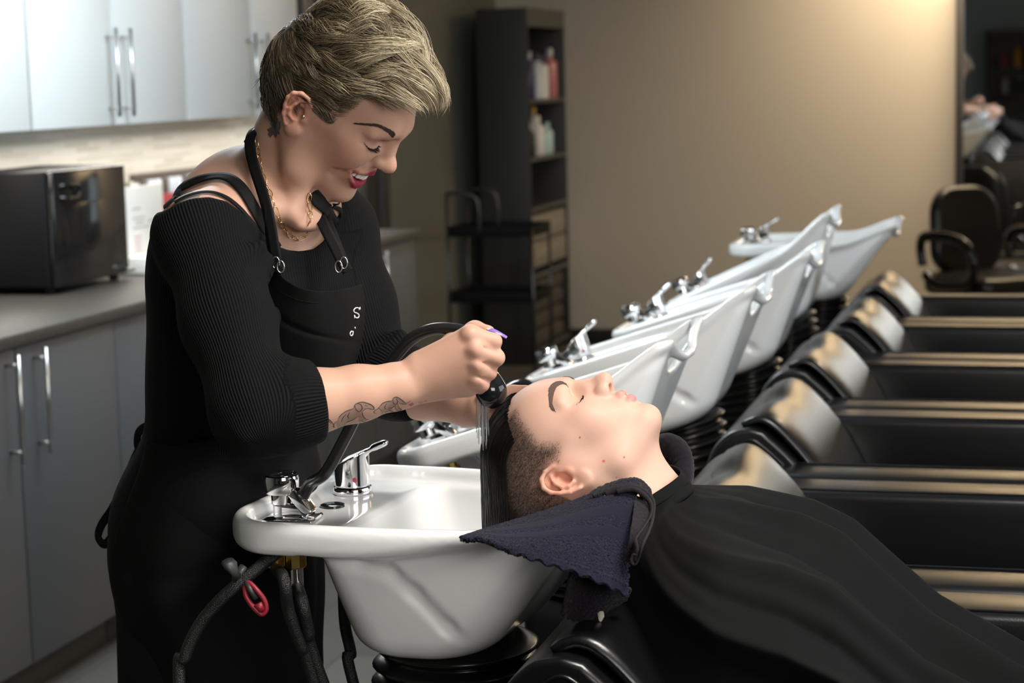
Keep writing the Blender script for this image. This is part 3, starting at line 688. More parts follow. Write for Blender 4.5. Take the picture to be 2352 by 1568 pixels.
# ------------------------------------------------------------ lounge chairs
def extrude_profile(name, prof, y0, y1, m, parent, bev=.008, seg=3, mi_fn=None):
    bm = bmesh.new(); a = [bm.verts.new((x, y0, z)) for x, z in prof]; b = [bm.verts.new((x, y1, z)) for x, z in prof]; n = len(prof)
    bm.faces.new(a); bm.faces.new(b[::-1])
    for k in range(n): bm.faces.new((a[k], b[k], b[(k+1) % n], a[(k+1) % n]))
    bmesh.ops.recalc_face_normals(bm, faces=bm.faces)
    es = [e for e in bm.edges if e.calc_face_angle(0) > R_(28)]
    bmesh.ops.bevel(bm, geom=es, offset=bev, segments=seg, affect='EDGES', profile=.5, clamp_overlap=True)
    return flatsmooth(bm_obj(name, bm, m, parent), 45)
def spl(pts, n=6): return [(p.x, p.z) for p in catmull([(x, 0, z) for x, z in pts], n)]
def lounge_chair(loc, label):
    t = thing('lounge_chair', loc, label, 'chair', 'black shampoo lounge chairs in a row')
    P = .73
    # arms: long upholstered walls, rounded at the head end, seam along the top
    for s in (-1, 1):
        ya, yb = (s*(P/2-.006), s*(P/2-.128)); y0, y1 = min(ya, yb), max(ya, yb)
        prof = spl([(-.66, .22), (-.655, .50), (-.63, .68), (-.585, .765), (-.52, .792)], 5)+[(.78, .792), (.80, .77), (.80, .16), (-.60, .16)]
        extrude_profile('armrest', prof, y0, y1, M_vinyl, t, .016, 4)
        yy = (y0+y1)/2
        tube('arm_seam', [(-.50, yy-s*.045, .7925), (.76, yy-s*.045, .7925)], .0022, M_blackmat, t, 6)
    # outer back shell with black cheeks, tan inner face
    outer = spl([(-.60, .50), (-.615, .70), (-.60, .80), (-.565, .845), (-.525, .857)], 5)
    inner = spl([(-.500, .850), (-.445, .800), (-.405, .745), (-.370, .675), (-.335, .56), (-.31, .46)], 5)
    extrude_profile('back_shell', outer+inner, -.262, .262, M_vinyl, t, .012, 4)
    # cushion as a swept sheet with soft upper edge and a neck dip
    N1, N2 = 26, 34; G = np.zeros((N1, N2, 3))
    ip = catmull([(-.535, 0, .858), (-.508, 0, .868), (-.478, 0, .853), (-.425, 0, .796), (-.385, 0, .732), (-.350, 0, .655), (-.316, 0, .54), (-.30, 0, .44)], 8)
    ip = [ip[int(round(k*(len(ip)-1)/(N1-1)))] for k in range(N1)]
    for a in range(N1):
        for b in range(N2):
            v = -1+2*b/(N2-1); y = .235*v; e = 1-abs(v)**10; dip = .018*math.exp(-(y/.07)**2)*max(0, 1-a/8)
            q = ip[a]; bul = .003*e*min(1, (a+1)/4)
            G[a, b] = (q.x+bul*.7-.004*(1-e), y, q.z+bul*.7-dip-.006*(1-e))
    grid_obj('back_cushion', G, M_vinyl, t, thick=.01, flip=True)
    for s in (-1, 1): tube('cheek_piping', [(x, s*.2635, z) for x, z in spl([(-.575, .73), (-.565, .80), (-.530, .835), (-.498, .822), (-.44, .765), (-.395, .69)], 6)], .003, M_vinyl, t, 8)
    F = Field((-.38, -.26, .28), (.82, .26, .60), .012)
    def seat(X, Y, Z):
        zz = .53-.06*np.sin(np.clip((X+.3)/.9, 0, 1)*3.1)+.0*Y; a = np.abs(X-.22)-.54; b = np.abs(Y)-.20; c_ = np.abs(Z-(zz-.07))-.04
        return np.sqrt(np.maximum(a, 0)**2+np.maximum(b, 0)**2+np.maximum(c_, 0)**2)+np.minimum(np.maximum(a, np.maximum(b, c_)), 0)-.03
    F.full(seat); F.obj('seat', M_vinyl, t)
    box('base', -.40, .60, -.26, .26, .0, .159, M_blackmat, t, .01)
    return t
chair_labels = ['black lounge chair the client reclines in, nearest in the row', 'black lounge chair directly behind the client, second in the row', 'black lounge chair, third in the row from the camera',
    'black lounge chair, fourth in the row from the camera', 'black lounge chair, second from the far wall end', 'black lounge chair at the far end of the row']
c0 = lounge_chair((0, 2.35, 0), chair_labels[0])
for i, dx in enumerate((.012, -.004, -.012, .018, .02)): dup(c0, (dx, 2.35+.73*(i+1), 0), None, chair_labels[i+1])
# ============================================================ PEOPLE: shared head builder (x = face forward, z = crown, y = side)
M_skin = mat('skin_client', (.6, .4, .3), .54, sss=.12, vcol='col', bump='noise', bscale=520, bstr=.08, spec=.30)
M_skin2 = mat('skin_hairdresser', (.6, .4, .3), .52, sss=.12, vcol='col', bump='noise', bscale=520, bstr=.08, spec=.32)
def polyd(P, pts, closed=False):
    """distance in (x,z) from points P[n,2] to a polyline"""
    d = np.full(len(P), 9.); pts = np.array(pts, float)
    for a, b in zip(pts[:-1], pts[1:]):
        v = b-a; t = np.clip(((P-a)@v)/v.dot(v), 0, 1); d = np.minimum(d, np.linalg.norm(P-a-t[:, None]*v, axis=1))
    return d
def inpoly(P, poly):
    poly = np.array(poly); c = np.zeros(len(P), bool); j = len(poly)-1
    for i in range(len(poly)):
        xi, yi = poly[i]; xj, yj = poly[j]
        c ^= ((yi > P[:, 1]) != (yj > P[:, 1])) & (P[:, 0] < (xj-xi)*(P[:, 1]-yi)/((yj-yi)+1e-12)+xi); j = i
    return c
def groove(F, s, yz, r, k):
    P = [(F.surfx(s*y, z), s*y, z) for y, z in yz]
    if min(p[0] for p in P) > .02: F.chain(P, r, k, 's')
def head_field(F, smile=False, parted=.0, brow=0., cheek=0., ears=(-1, 1), neck=None, flare=.010, eyez=0., nose_dx=0., nose_dz=0., jaw_drop=0., nw=1.):
    jd = jaw_drop
    # skull
    F.ell((-.010, 0, -.008), (.0950, .0735, .0930))
    F.ell((-.045, 0, -.010), (.060, .070, .070), .02)
    # forehead / temples / brow ridge
    F.ell((.030+brow*.4, 0, .010), (.0505+brow*.6, .060, .050), .022)
    F.chain([(.058, -.040, .003), (.072+brow, -.022, .008), (.0755+brow, 0, .006), (.072+brow, .022, .008), (.058, .040, .003)], [.009, .010, .009, .010, .009], .014)
    # mid face and jaw
    F.ell((.030, 0, -.050), (.0535, .0535, .058), .025)
    for s in (-1, 1):
        F.cap((-.002, s*.0555, -.058), (.022, s*.047, -.088-jd*.6), .015, .014, .022)
        F.cap((.022, s*.047, -.088-jd*.6), (.068, s*.013, -.1000-jd), .014, .0125, .020)
        F.cap((-.002, s*.0555, -.058), (-.004, s*.060, -.025), .013, .012, .02)
        F.ell((.052, s*.043, -.030), (.021, .017, .015), .020)                       # cheekbone
        F.ell((.055, s*(.034+cheek), -.048), (.021+cheek, .018, .020), .020)
        F.cap((.030, s*.060, -.022), (-.005, s*.068, -.024), .007, .006, .02)         # zygomatic arch
    F.ell((.0755, 0, -.1000-jd), (.0165, .019, .0140), .014)                          # chin
    F.ell((.040, 0, -.098-jd), (.036, .030, .014), .018)
    # muzzle
    F.ell((.073, 0, -.068-jd*.4), (.0195, .029, .020), .014)
    if neck:
        for (a, b, ra, rb, k) in neck: F.cap(a, b, ra, rb, k)
    F.blur(int(26*(.00145/F.h)**2)); F.D -= .0012
    # eye sockets, then closed lids
    ez = -.0080+eyez
    for s in (-1, 1):
        F.ell((.087+brow*.5, s*.033, ez+.001), (.014, .0195, .0105), .014, 's')
        F.ell((.0835, s*.0135, ez+.001), (.010, .0065, .010), .010, 's')
        F.ell((.0592, s*.0325, ez-.0005), (.0166, .0180, .0142), .004)
        F.cap((.068, s*.048, ez+.009), (.0755+brow*.5, s*.026, ez+.013), .006, .007, .010)       # upper lid fold / brow fat
    # nose
    nx, nz = nose_dx, nose_dz
    F.chain([(.0745, 0, .004), (.0775, 0, -.004), (.0865+nx*.5, 0, -.0150+nz*.5), (.0985+nx, 0, -.0285+nz)], [.0085, .0068, .0068, .0078], .011)
    F.ell((.1035+nx, 0, -.0345+nz), (.0100, .0098, .0092), .008)
    F.cap((.076, 0, -.018), (.090+nx*.6, 0, -.036+nz), .012*nw, .0105*nw, .012)
    for s in (-1, 1):
        F.ell((.0880+nx*.7, s*.0135*nw, -.0385+nz), (.0125*nw, .0074*nw, .0088*nw), .005)
        F.ell((.0965+nx*.9, s*.0062, -.0385+nz), (.0095, .0055, .0070), .006)
    F.cap((.100+nx, 0, -.040+nz), (.0885+nx*.5, 0, -.0462), .0042, .0048, .005)
    for s in (-1, 1):
        F.ell((.0955+nx*.9, s*.0068, -.0448+nz*.9), (.0072, .0036, .0074), .0018, 's', M=np.array([[.86, 0, -.5], [0, 1, 0], [.5, 0, .86]]))
        F.chain([(.0845+nx*.5, s*.0192, -.033), (.079, s*.0200, -.040), (.0795, s*.0185, -.0455)], [.0012, .0014, .0010], .005, 's')   # crease round the wing
    # mouth
    if smile:
        for s in (-1, 1):
            F.ell((.0560, s*.0385, -.0430), (.0180, .0145, .0165), .012)
            groove(F, s, [(.0215, -.0415), (.0300, -.0520), (.0350, -.0630), (.0375, -.0750), (.0365, -.0870)], [.0012, .0020, .0024, .0020, .0008], .0080)
        F.ell((.0725, 0, -.0700), (.0165, .0290, .0155), .010)
        global MC_X
        MC_X = F.surfx(.0350, -.0635)-.0015; dx = MC_X-.0670
        sy = lambda L: [(x, -y, z, r) for x, y, z, r in L]+[(x, y, z, r) for x, y, z, r in L[::-1][1:]]
        UP = sy([(.0670+dx, .0350, -.0635, .0018), (.0775+dx*.6, .0265, -.0620, .0024), (.0875, .0130, -.0608, .0030), (.0925, 0, -.0598, .0030)])
        LO = sy([(.0670+dx, .0350, -.0645, .0018), (.0745+dx*.6, .0280, -.0745, .0034), (.0840, .0140, -.0835, .0048), (.0880, 0, -.0865, .0052)])
        CV = sy([(.0665+dx, .0330, -.0640, .0016), (.0785+dx*.6, .0240, -.0685, .0062), (.0890, .0110, -.0722, .0098), (.0910, 0, -.0730, .0106)])
        F.chain([q[:3] for q in CV], [q[3] for q in CV], .0015, 's')
        F.chain([(.071, -.016, -.0690), (.077, 0, -.0718), (.071, .016, -.0690)], [.007, .0105, .007], .002, 's')
        F.chain([q[:3] for q in UP], [q[3] for q in UP], .0030)
        F.chain([q[:3] for q in LO], [q[3] for q in LO], .0030)
        for s in (-1, 1):
            groove(F, s, [(.0430, -.066), (.0425, -.076), (.0400, -.086)], [.0006, .0014, .0006], .006)
            F.chain([(.0655, s*.0335, -.0635), (.0630, s*.0352, -.0655)], [.0012, .0010], .004, 's')
            # smile lines beside the eye
            for q in range(3): groove(F, s, [(.0525, ez-.0005-.0035*q), (.0585, ez+.002-.0055*q)], [.0007, .0005], .0035)
    else:
        up = [(.0745, -.0285, -.0650), (.0845, -.0175, -.0628), (.0920, -.0050, -.0600), (.0935, 0, -.0606), (.0920, .0050, -.0600), (.0845, .0175, -.0628), (.0745, .0285, -.0650)]
        lo = [(.0745, -.0285, -.0665), (.0830, -.0175, -.0705), (.0905, -.0055, -.0735), (.0915, 0, -.0737), (.0905, .0055, -.0735), (.0830, .0175, -.0705), (.0745, .0285, -.0665)]
        F.chain([(.0735, -.0285, -.0658), (.0860, -.012, -.0665), (.0915, 0, -.0668), (.0860, .012, -.0665), (.0735, .0285, -.0658)], [.0010, .0020+parted, .0022+parted, .0020+parted, .0010], .003, 's')
        F.chain(up, [.0015, .0034, .0052, .0046, .0052, .0034, .0015], .0035)
        F.chain(lo, [.0015, .0040, .0052, .0050, .0052, .0040, .0015], .0035)
        F.chain([(.096, 0, -.0640), (.0905, 0, -.0668), (.083, .014, -.0666), (.073, .0290, -.0660)], [.0009, .0013+parted, .0011+parted*.6, .0008], .0018, 's')
        F.chain([(.096, 0, -.0640), (.0905, 0, -.0668), (.083, -.014, -.0666), (.073, -.0290, -.0660)], [.0009, .0013+parted, .0011+parted*.6, .0008], .0018, 's')
        for s in (-1, 1): F.chain([(.0725, s*.0295, -.0640), (.0705, s*.0310, -.0680)], [.0010, .0012], .005, 's')
    F.chain([(.093, 0, -.052), (.0965, 0, -.0585)], [.0016, .0012], .004, 's')                                  # philtrum
    F.ell((.0965, 0, -.0850-jd*.7), (.0050, .0130, .0040), .008, 's')                                              # under the lower lip
    # lid crease and lash line
    for s in (-1, 1):
        F.chain([(.0615, s*.0500, ez-.0055), (.0695, s*.0425, ez-.0088), (.0735, s*.0320, ez-.0098), (.0715, s*.0215, ez-.0070), (.0690, s*.0165, ez-.0030)], [.0008, .0013, .0014, .0013, .0008], .0014, 's')
        F.chain([(.0640, s*.0490, ez+.0050), (.0715, s*.0400, ez+.0085), (.0745, s*.0300, ez+.0090), (.0735, s*.0200, ez+.0060)], [.0006, .0009, .0009, .0005], .003, 's')
    # ears
    for s in ears:
        def E(x, z, o=0): return (x, s*(.0735+flare*(-(x-.002))/.034+o), z)
        F.region((-.045, min(s*.06, s*.1), -.075), (.015, max(s*.06, s*.1), 0), lambda X, Y, Z: smax(np.sqrt(((X+.0135+.30*(Z+.036))/.0165)**2+((Z+.037)/.0285)**2)-1., (np.abs(Y*s-(.0725+flare*(-(X-.002))/.034))-.0026)*60, .3)*.012, .004)
        F.chain([E(-.0045, -.0335, .001), E(-.0005, -.0260, .0022), E(-.0015, -.0175, .0040), E(-.0105, -.0105, .0055), E(-.0205, -.0100, .0065), E(-.0282, -.0160, .0072), E(-.0305, -.0255, .0070), E(-.0280, -.0365, .0060), E(-.0235, -.0480, .0050), E(-.0145, -.0580, .0040)], [.0016, .0022, .0026, .0028, .0030, .0030, .0028, .0026, .0024, .0026], .0022)
        F.chain([E(-.0135, -.0185, .002), E(-.0200, -.0270, .0045), E(-.0215, -.0360, .0050), E(-.0175, -.0440, .0045), E(-.0110, -.0470, .0040)], [.0016, .0026, .0028, .0026, .0026], .003)
        F.ell(E(-.0040, -.0580, .0012), (.0095, .0038, .0085), .005)
        F.ell(E(-.0108, -.0360, .0020), (.0070, .0060, .0085), .0025, 's')
        F.ell(E(-.0120, -.0245, .0035), (.0050, .0040, .0035), .002, 's')
        F.chain([E(-.0195, -.0165, .0045), E(-.0248, -.0250, .0055), E(-.0245, -.0360, .0048)], [.0022, .0022, .0016], .002, 's')
        F.ell(E(-.0005, -.0385, .0020), (.0042, .0035, .0055), .0035)
    F.blur(1)
def lash_fan(bm, s, ez, n=34, L=.008, droop=-.6, fw=.55, rad=.00028, seed=1, out=0.0, mi=0):
    rnd = random.Random(seed)
    arc = catmull([(.0612, s*.0500, ez-.0055), (.0702, s*.0425, ez-.0088), (.0748, s*.0320, ez-.0100), (.0728, s*.0215, ez-.0072)], 12)
    for i in range(n):
        p = arc[int((i/(n-1))*(len(arc)-1))]; u = i/(n-1)
        d = Vector((fw+.4*u, s*(.75-.9*u), droop+rnd.uniform(-.15, .15))).normalized(); l = L*(.75+.45*math.sin(u*2.6))*rnd.uniform(.8, 1.1)
        add_tube(bm, [p, p+d*l*.5+Vector((0, 0, -l*.06)), p+d*l+Vector((l*.1, 0, l*.22))], [rad*1.6, rad*1.2, rad*.4], 4, False, mi)
def brow_hairs(bm, s, pts, n=260, w=.0036, L=.007, rad=.00022, seed=2, surf=None):
    rnd = random.Random(seed); P = catmull(pts, 14)
    for i in range(n):
        u = rnd.random(); k = int(u*(len(P)-2)); p = P[k]; t = (P[k+1]-P[k]).normalized()
        q = p+Vector((rnd.uniform(-.5, .5)*.002, 0, rnd.uniform(-1, 1)*w*(1-.55*u)))
        q = Vector((q.x, s*q.y, q.z)); tt = Vector((t.x, s*t.y, t.z)); d = (tt+Vector((.15, 0, (.55*(1-u))))).normalized()
        a, b, c = q, q+d*L*.5, q+d*L*rnd.uniform(.7, 1)
        if surf:
            o = []
            for v in (a, b, c):
                hit = surf.find_nearest(v); o.append(hit[0]+hit[1]*.0004 if hit[0] else v)
            a, b, c = o
        add_tube(bm, [a, b, c], [rad, rad, rad*.4], 4, False)

LIPU = [(.0745, .0285, -.0645, .0012), (.0845, .0175, -.0628, .0030), (.0920, .0050, -.0603, .0046), (.0935, 0, -.0612, .0044)]
LIPL = [(.0745, .0285, -.0668, .0010), (.0830, .0175, -.0705, .0038), (.0905, .0055, -.0735, .0052), (.0915, 0, -.0737, .0052)]
def lip_mask(V, *chains):
    P = V.copy(); P[:, 1] = np.abs(P[:, 1]); best = np.full(len(V), 9.)
    for ch in chains:
        ch = np.array(ch)
        for a, b in zip(ch[:-1], ch[1:]):
            v = b[:3]-a[:3]; t = np.clip(((P-a[:3])@v)/v.dot(v), 0, 1); r = a[3]+(b[3]-a[3])*t
            best = np.minimum(best, np.linalg.norm(P-a[:3]-t[:, None]*v, axis=1)-r)
    return sstep(.0022, .0006, best)
# ============================================================ THE CLIENT lying back in the nearest basin
CO = Vector((-.5995, 2.385, 1.0366)); CU = Vector((-.9521, 0, .3059)); CF = Vector((.3059, 0, .9521))
CM = Matrix(((CF.x, 0, CU.x, CO.x), (CF.y, 1, CU.y, CO.y), (CF.z, 0, CU.z, CO.z), (0, 0, 0, 1)))
client = thing('person', (CO.x, CO.y, CO.z), 'client lying back with eyes closed in a black cape, dark wet hair in the basin', 'person')
client.location = (0, 0, 0)
HN = [(.064, .0505), (.0493, .0525), (.0404, .042), (.0292, .0199), (.0222, .0084), (.0292, -.0161), (.0219, -.0222), (.0056, -.0247), (-.0027, -.0146), (-.030, -.010), (-.036, -.045), (-.045, -.085), (-.2, -.085), (-.2, .2), (.064, .2)]
def client_col(V):
    P = V[:, [0, 2]]; y = np.abs(V[:, 1]); n = len(V)
    c = np.tile(np.array([.60, .37, .285]), (n, 1))
    rn = np.random.RandomState(3)
    # flushed zones that belong to the skin
    for (q, r, w_, col) in [((.055, .038, -.035), .024, .5, (.68, .34, .25)), ((.100, 0, -.036), .014, .45, (.66, .32, .24)), ((-.02, .08, -.03), .028, .75, (.66, .27, .18))]:
        d = np.linalg.norm(np.stack([V[:, 0], y, V[:, 2]], 1)-np.array(q), axis=1); a = w_*np.exp(-(d/r)**2); c = c*(1-a[:, None])+np.array(col)*a[:, None]
    # lips
    a = lip_mask(V, LIPU, LIPL)
    c = c*(1-a[:, None])+np.array([.50, .235, .215])*a[:, None]
    # clipped stubble over the ear
    inside = inpoly(P, HN); d = polyd(P, HN[:12]); sd = np.where(inside, -d, d)
    a = sstep(.005, -.018, sd)*sstep(.036, .050, y+.0*y)*.93
    a = np.maximum(a, sstep(-.022, -.04, V[:, 0])*(inside)*.9)
    nz = rn.rand(n)*.30+.70
    # the ear itself and the neck below stay skin
    ear = np.sqrt(((V[:, 0]+.0135+.3*(V[:, 2]+.036))/.019)**2+((V[:, 2]+.037)/.031)**2) < 1
    a = a*np.where(ear & (y > .0725), 0, 1)
    c = c*(1-(a*nz)[:, None])+np.array([.045, .033, .026])*(a*nz)[:, None]
    # a few small moles
    for (x, z, r, col) in [(.0405, -.037, .0011, (.25, .08, .05)), (.0225, -.0735, .0016, (.55, .08, .07)), (.034, -.095, .0009, (.2, .08, .05)), (.062, .012, .0008, (.3, .12, .07)), (.004, -.105, .0008, (.35, .16, .1)), (.008, -.094, .0008, (.35, .16, .1))]:
        dd = np.linalg.norm(P-np.array([x, z]), axis=1); a = sstep(r*1.4, r*.6, dd)*(V[:, 1] < 0); c = c*(1-a[:, None])+np.array(col)*a[:, None]
    return c
F = Field((-.115, -.098, -.215), (.120, .098, .095), .00145)
head_field(F, parted=.0008, nw=1.1, neck=[((-.030, 0, -.050), (-.040, 0, -.125), .052, .053, .03), ((-.040, 0, -.125), (-.046, 0, -.140), .051, .044, .02), ((.012, 0, -.105), (-.014, 0, -.139), .028, .026, .03), ((-.010, -.030, -.085), (-.020, -.036, -.16), .018, .016, .03), ((-.010, .030, -.085), (-.020, .036, -.16), .018, .016, .03)])
F.chain([(.000, -.059, -.050), (-.020, -.056, -.100), (-.030, -.062, -.2)], [.004, .006, .006], .02)
cb = F.obj('body', M_skin, None, 2, client_col)
# the body goes on under the cape: torso, hips, legs and folded arms as the same mesh
G = Field((-.55, 2.02, .20), (1.15, 2.78, 1.10), .014)
J = lambda *p: p
G.chain([(-.505, 2.385, .92), (-.44, 2.385, .83), (-.28, 2.385, .76), (-.10, 2.385, .63), (.05, 2.385, .57)], [.040, .050, .088, .10, .11], .03)
for s in (-1, 1):
    G.chain([(-.37, 2.385+s*.09, .80), (-.20, 2.385+s*.13, .66), (0, 2.385+s*.14, .60)], [.045, .040, .034], .04)
    G.chain([(0, 2.385+s*.14, .60), (.18, 2.385+s*.06, .66)], [.034, .030], .02)
    G.chain([(.05, 2.385+s*.09, .57), (.50, 2.385+s*.10, .60), (.86, 2.385+s*.10, .40)], [.080, .060, .048], .04)
gb = G.obj('torso_tmp', M_skin, None, 1, lambda V: np.tile(np.array([.60, .37, .285]), (len(V), 1)))
def join_into(a, b, mtx):
    """merge mesh b (world space) into mesh a (given its own transform)"""
    a.data.transform(mtx); bm = bmesh.new(); bm.from_mesh(a.data); bm.from_mesh(b.data); bm.to_mesh(a.data); bm.free(); bpy.data.objects.remove(b)
    a.data.polygons.foreach_set('use_smooth', [True]*len(a.data.polygons))
join_into(cb, gb, CM); cb.parent = client
def bvh_of(o):
    me = o.data; return BVHTree.FromPolygons([v.co.copy() for v in me.vertices], [tuple(p.vertices) for p in me.polygons])
BV_C = bvh_of(cb)
M_browC = mat('brow_hair_brown', (.085, .040, .026), .6)
M_lash = mat('lash_black', (.008, .007, .007), .5)
# brows and lashes (built in head space, then moved)
CMi = CM.inverted()
me_local = cb.data.copy(); me_local.transform(CMi); BVl = BVHTree.FromPolygons([v.co.copy() for v in me_local.vertices], [tuple(p.vertices) for p in me_local.polygons]); bpy.data.meshes.remove(me_local)
for s in (-1, 1):
    bm = bmesh.new(); brow_hairs(bm, s, [(.0835, .0175, .0085), (.0825, .0215, .0125), (.0790, .0300, .0165), (.0700, .0400, .0140), (.0580, .0490, .0060)], 900, .0058, .0065, .00032, 5+s, BVl)
    bm.transform(CM); bm_obj('eyebrow', bm, M_browC, client, True)
    bm = bmesh.new(); lash_fan(bm, s, -.0080, 46, .0080, -.55, .55, .00034, 11+s); bm.transform(CM); bm_obj('eyelashes', bm, M_lash, client, True)
M_tooth = mat('tooth_enamel', (.82, .80, .74), .18, coat=.3)
bm = bmesh.new()
for k in range(-3, 4):
    a = k*.17; add_box(bm, -.002, .002, -.0036, .0036, -.0035, .0035, .0012, 2, Matrix.Translation((.0735+.0125*math.cos(a*1.6), k*.0070, -.0652)) @ Matrix.Rotation(a*1.3, 4, 'Z'))
bm.transform(CM); bm_obj('teeth', bm, M_tooth, client, True)
# ---- wet hair: slicked back from the hairline, then falling straight into the bowl
M_hairC = mat('wet_dark_hair', (.0045, .0035, .003), .32, spec=.45)
def client_strand(y0, rnd, rad=.0007, start=0.0):
    """great arc over the crown at side offset y0, then straight down"""
    c = Vector((-.010, 0, -.008)); pts = []
    up_l = Vector((CMi.to_3x3() @ Vector((0, 0, 1))))
    yy = y0; sc = math.sqrt(max(.05, 1-(yy/.080)**2)); lift = .0030+rnd.random()*.0035
    a0 = R_(54+start); tmax = R_(107)
    n = 15
    for k in range(n):
        a = a0+(tmax-a0)*k/(n-1)
        r = Vector((math.cos(a)*(.0950*sc+lift), yy+(.0 if k else 0), math.sin(a)*(.0930*sc+lift)))
        pts.append(c+r)
    p = pts[-1]; d = -up_l; wob = rnd.uniform(-.003, .003); L = .140+rnd.uniform(-.02, .012)
    for k in range(1, 11):
        t = k/10; pts.append(p+d*L*t+Vector((0, wob*t+yy*(-.18)*t, 0))+Vector((CMi.to_3x3() @ Vector((1, 0, 0))))*rnd.uniform(-.0006, .0006))
    return pts
rnd = random.Random(4); bm = bmesh.new()
for i in range(1700):
    y0 = rnd.uniform(-.069, .060); st = rnd.random()**2*45 if y0 > -.045 else rnd.random()**2*12
    P_ = client_strand(y0, rnd, start=st+max(0, (abs(y0)-.030))*300)
    r0 = rnd.uniform(.0006, .0011)
    add_tube(bm, P_, [r0*.45]+[r0]*(len(P_)-3)+[r0*.8, r0*.3], 4, False)
# the cap of slicked hair under the strands
bm.transform(CM); hair = bm_obj('wet_hair', bm, M_hairC, client, True)
Fh = Field((-.12, -.085, -.06), (.08, .085, .10), .002)
Fh.ell((-.010, 0, -.008), (.0975, .0760, .0955))
Fh.region((-.12, -.085, -.06), (.08, .085, .10), lambda X, Y, Z: smax(-.048-Y, smax(Y-.062, -(Z*1.0-(.0680-.56*(X-.045))*1.0)+0*X, .01), .006), .004, 'i')
Fh.obj('hair_cap', M_hairC, client, 2, mtx=CM)
rs = []; 
# short clipped nape/side hair in shadow: fine stubble strands
bm = bmesh.new(); rnd = random.Random(9); cnt = 0
HNa = np.array(HN)
for i in range(9000):
    x = rnd.uniform(-.10, .045); z = rnd.uniform(-.085, .055)
    if not inpoly(np.array([[x, z]]), HN)[0]: continue
    if ((x+.0135+.3*(z+.036))/.020)**2+((z+.037)/.032)**2 < 1: continue
    hit = BVl.ray_cast(Vector((x, -.12, z)), Vector((0, 1, 0)))
    if hit[0] is None or hit[0].y > -.02: continue
    edge = float(polyd(np.array([[x, z]]), HN[:12])[0])
    if rnd.random() > .25+edge/.012: continue
    p = hit[0]; nrm = hit[1]; dn = (nrm*.6+Vector((-.5, 0, -.15))).normalized(); l = .0016+min(edge, .02)*.08
    add_tube(bm, [p-nrm*.0003, p+dn*l], [.00013, .00006], 3, False)
bm.transform(CM); bm_obj('clipped_hair', bm, M_hairC, client, True)
# water from the sprayer
# ---- cape
M_cape = mat('black_cape_cloth', (.0032, .0034, .0037), .85, spec=.16, bump='noise', bscale=900, bstr=.25)
def ridge(x, c, w_): return np.exp(-((x-c)/w_)**2)
cc = RY(1456, 1157, 2.385); ax = Vector((.50, 0, -.86)).normalized(); e1 = Vector((0, 1, 0)); e2 = ax.cross(e1).normalized()
def cape_surface():
    """a bell of cloth: v runs over the body from the near hem (-1) to the far hem (+1), s from the collar to the feet"""
    NU, NV = 210, 260
    tx = np.array([-.475, -.452, -.444, -.377, -.295, -.241, -.193, -.135, -.0285, .15, .5, .8]); tz = np.array([.990, .984, .974, .968, .942, .911, .866, .814, .753, .72, .735, .70])
    P = np.zeros((NU, NV, 3))
    for i in range(NU):
        s = i/(NU-1); x = -.470+1.17*s**1.6; r = min(1, (x+.470)/.22)
        zt = np.interp(x, tx, tz); w_ = .064+.20*(1-math.exp(-(x+.470)/.035))+.05*s
        for j in range(NV):
            v = -1+2*j/(NV-1); e = abs(v); sg = 1 if v > 0 else -1; q = e*2.1
            if q < 1: yy = w_*math.sin(q*math.pi/2); dz = w_*.42*(1-math.cos(q*math.pi/2))**1.1
            else: yy = w_*(1+.03*(q-1)); dz = w_*.42+(q-1)*.42
            f = 0
            for (c, wd, am, dr) in FOLDS: f += am*math.exp(-((v-c-dr*s-.02*math.sin(7*s+c*9))/(wd*.75))**2)
            f *= .046*r*(.5+1.0*s)
            X = x
            if sg < 0: X += .10*max(0, q-.35)*sstep(.1, .6, s) - .045*max(0, q-.5)*(1-sstep(.0, .3, s))   # near cloth is pulled towards the feet
            P[i, j] = (X, 2.400+sg*yy*(1+.0*s)+sg*min(1, q)*f*.9, zt-dz+f*(1-min(1, q)*.7)+.002)
    return P
FOLDS = [(-.86, .035, .9, .10), (-.74, .040, -.9, .12), (-.64, .040, 1.0, .16), (-.53, .035, -.6, .16), (-.44, .040, 1.1, .17), (-.33, .035, -.8, .16), (-.24, .035, .8, .13), (-.14, .03, -.5, .10), (-.05, .035, .7, .06), (.06, .03, -.6, .03), (.16, .035, .7, 0), (.30, .05, -.6, 0), (.45, .05, .6, 0), (.62, .06, -.5, 0)]
CP = cape_surface()
for j in range(CP.shape[1]):
    v = -1+2*j/(CP.shape[1]-1); a = v*math.pi*.93; q = cc+ax*.010+e1*(math.sin(a)*.0735)+e2*(math.cos(a)*.0735)
    for i in range(48):
        t = i/47; w_ = (1-t)**1.3; CP[i, j] = np.array(q)*w_+CP[i, j]*(1-w_)
grid_obj('cape', CP, M_cape, client, thick=.0012, flip=False)
# collar band of the cape
NB = 60; B = np.zeros((8, NB, 3))
for i in range(8):
    for j in range(NB):
        a = 2*math.pi*j/NB; t = i/7; rr = .0685+.003*t+.0006*math.sin(7*a); q = cc+ax*(-.004+.026*t-.030*max(0, math.cos(a))**2*(1-t))+e1*(math.cos(a)*rr*1.0)+e2*(math.sin(a)*rr*1.02)
        B[i, j] = (q.x, q.y, q.z)
grid_obj('collar_band', B, M_cape, client, closed_v=True, thick=.0022)

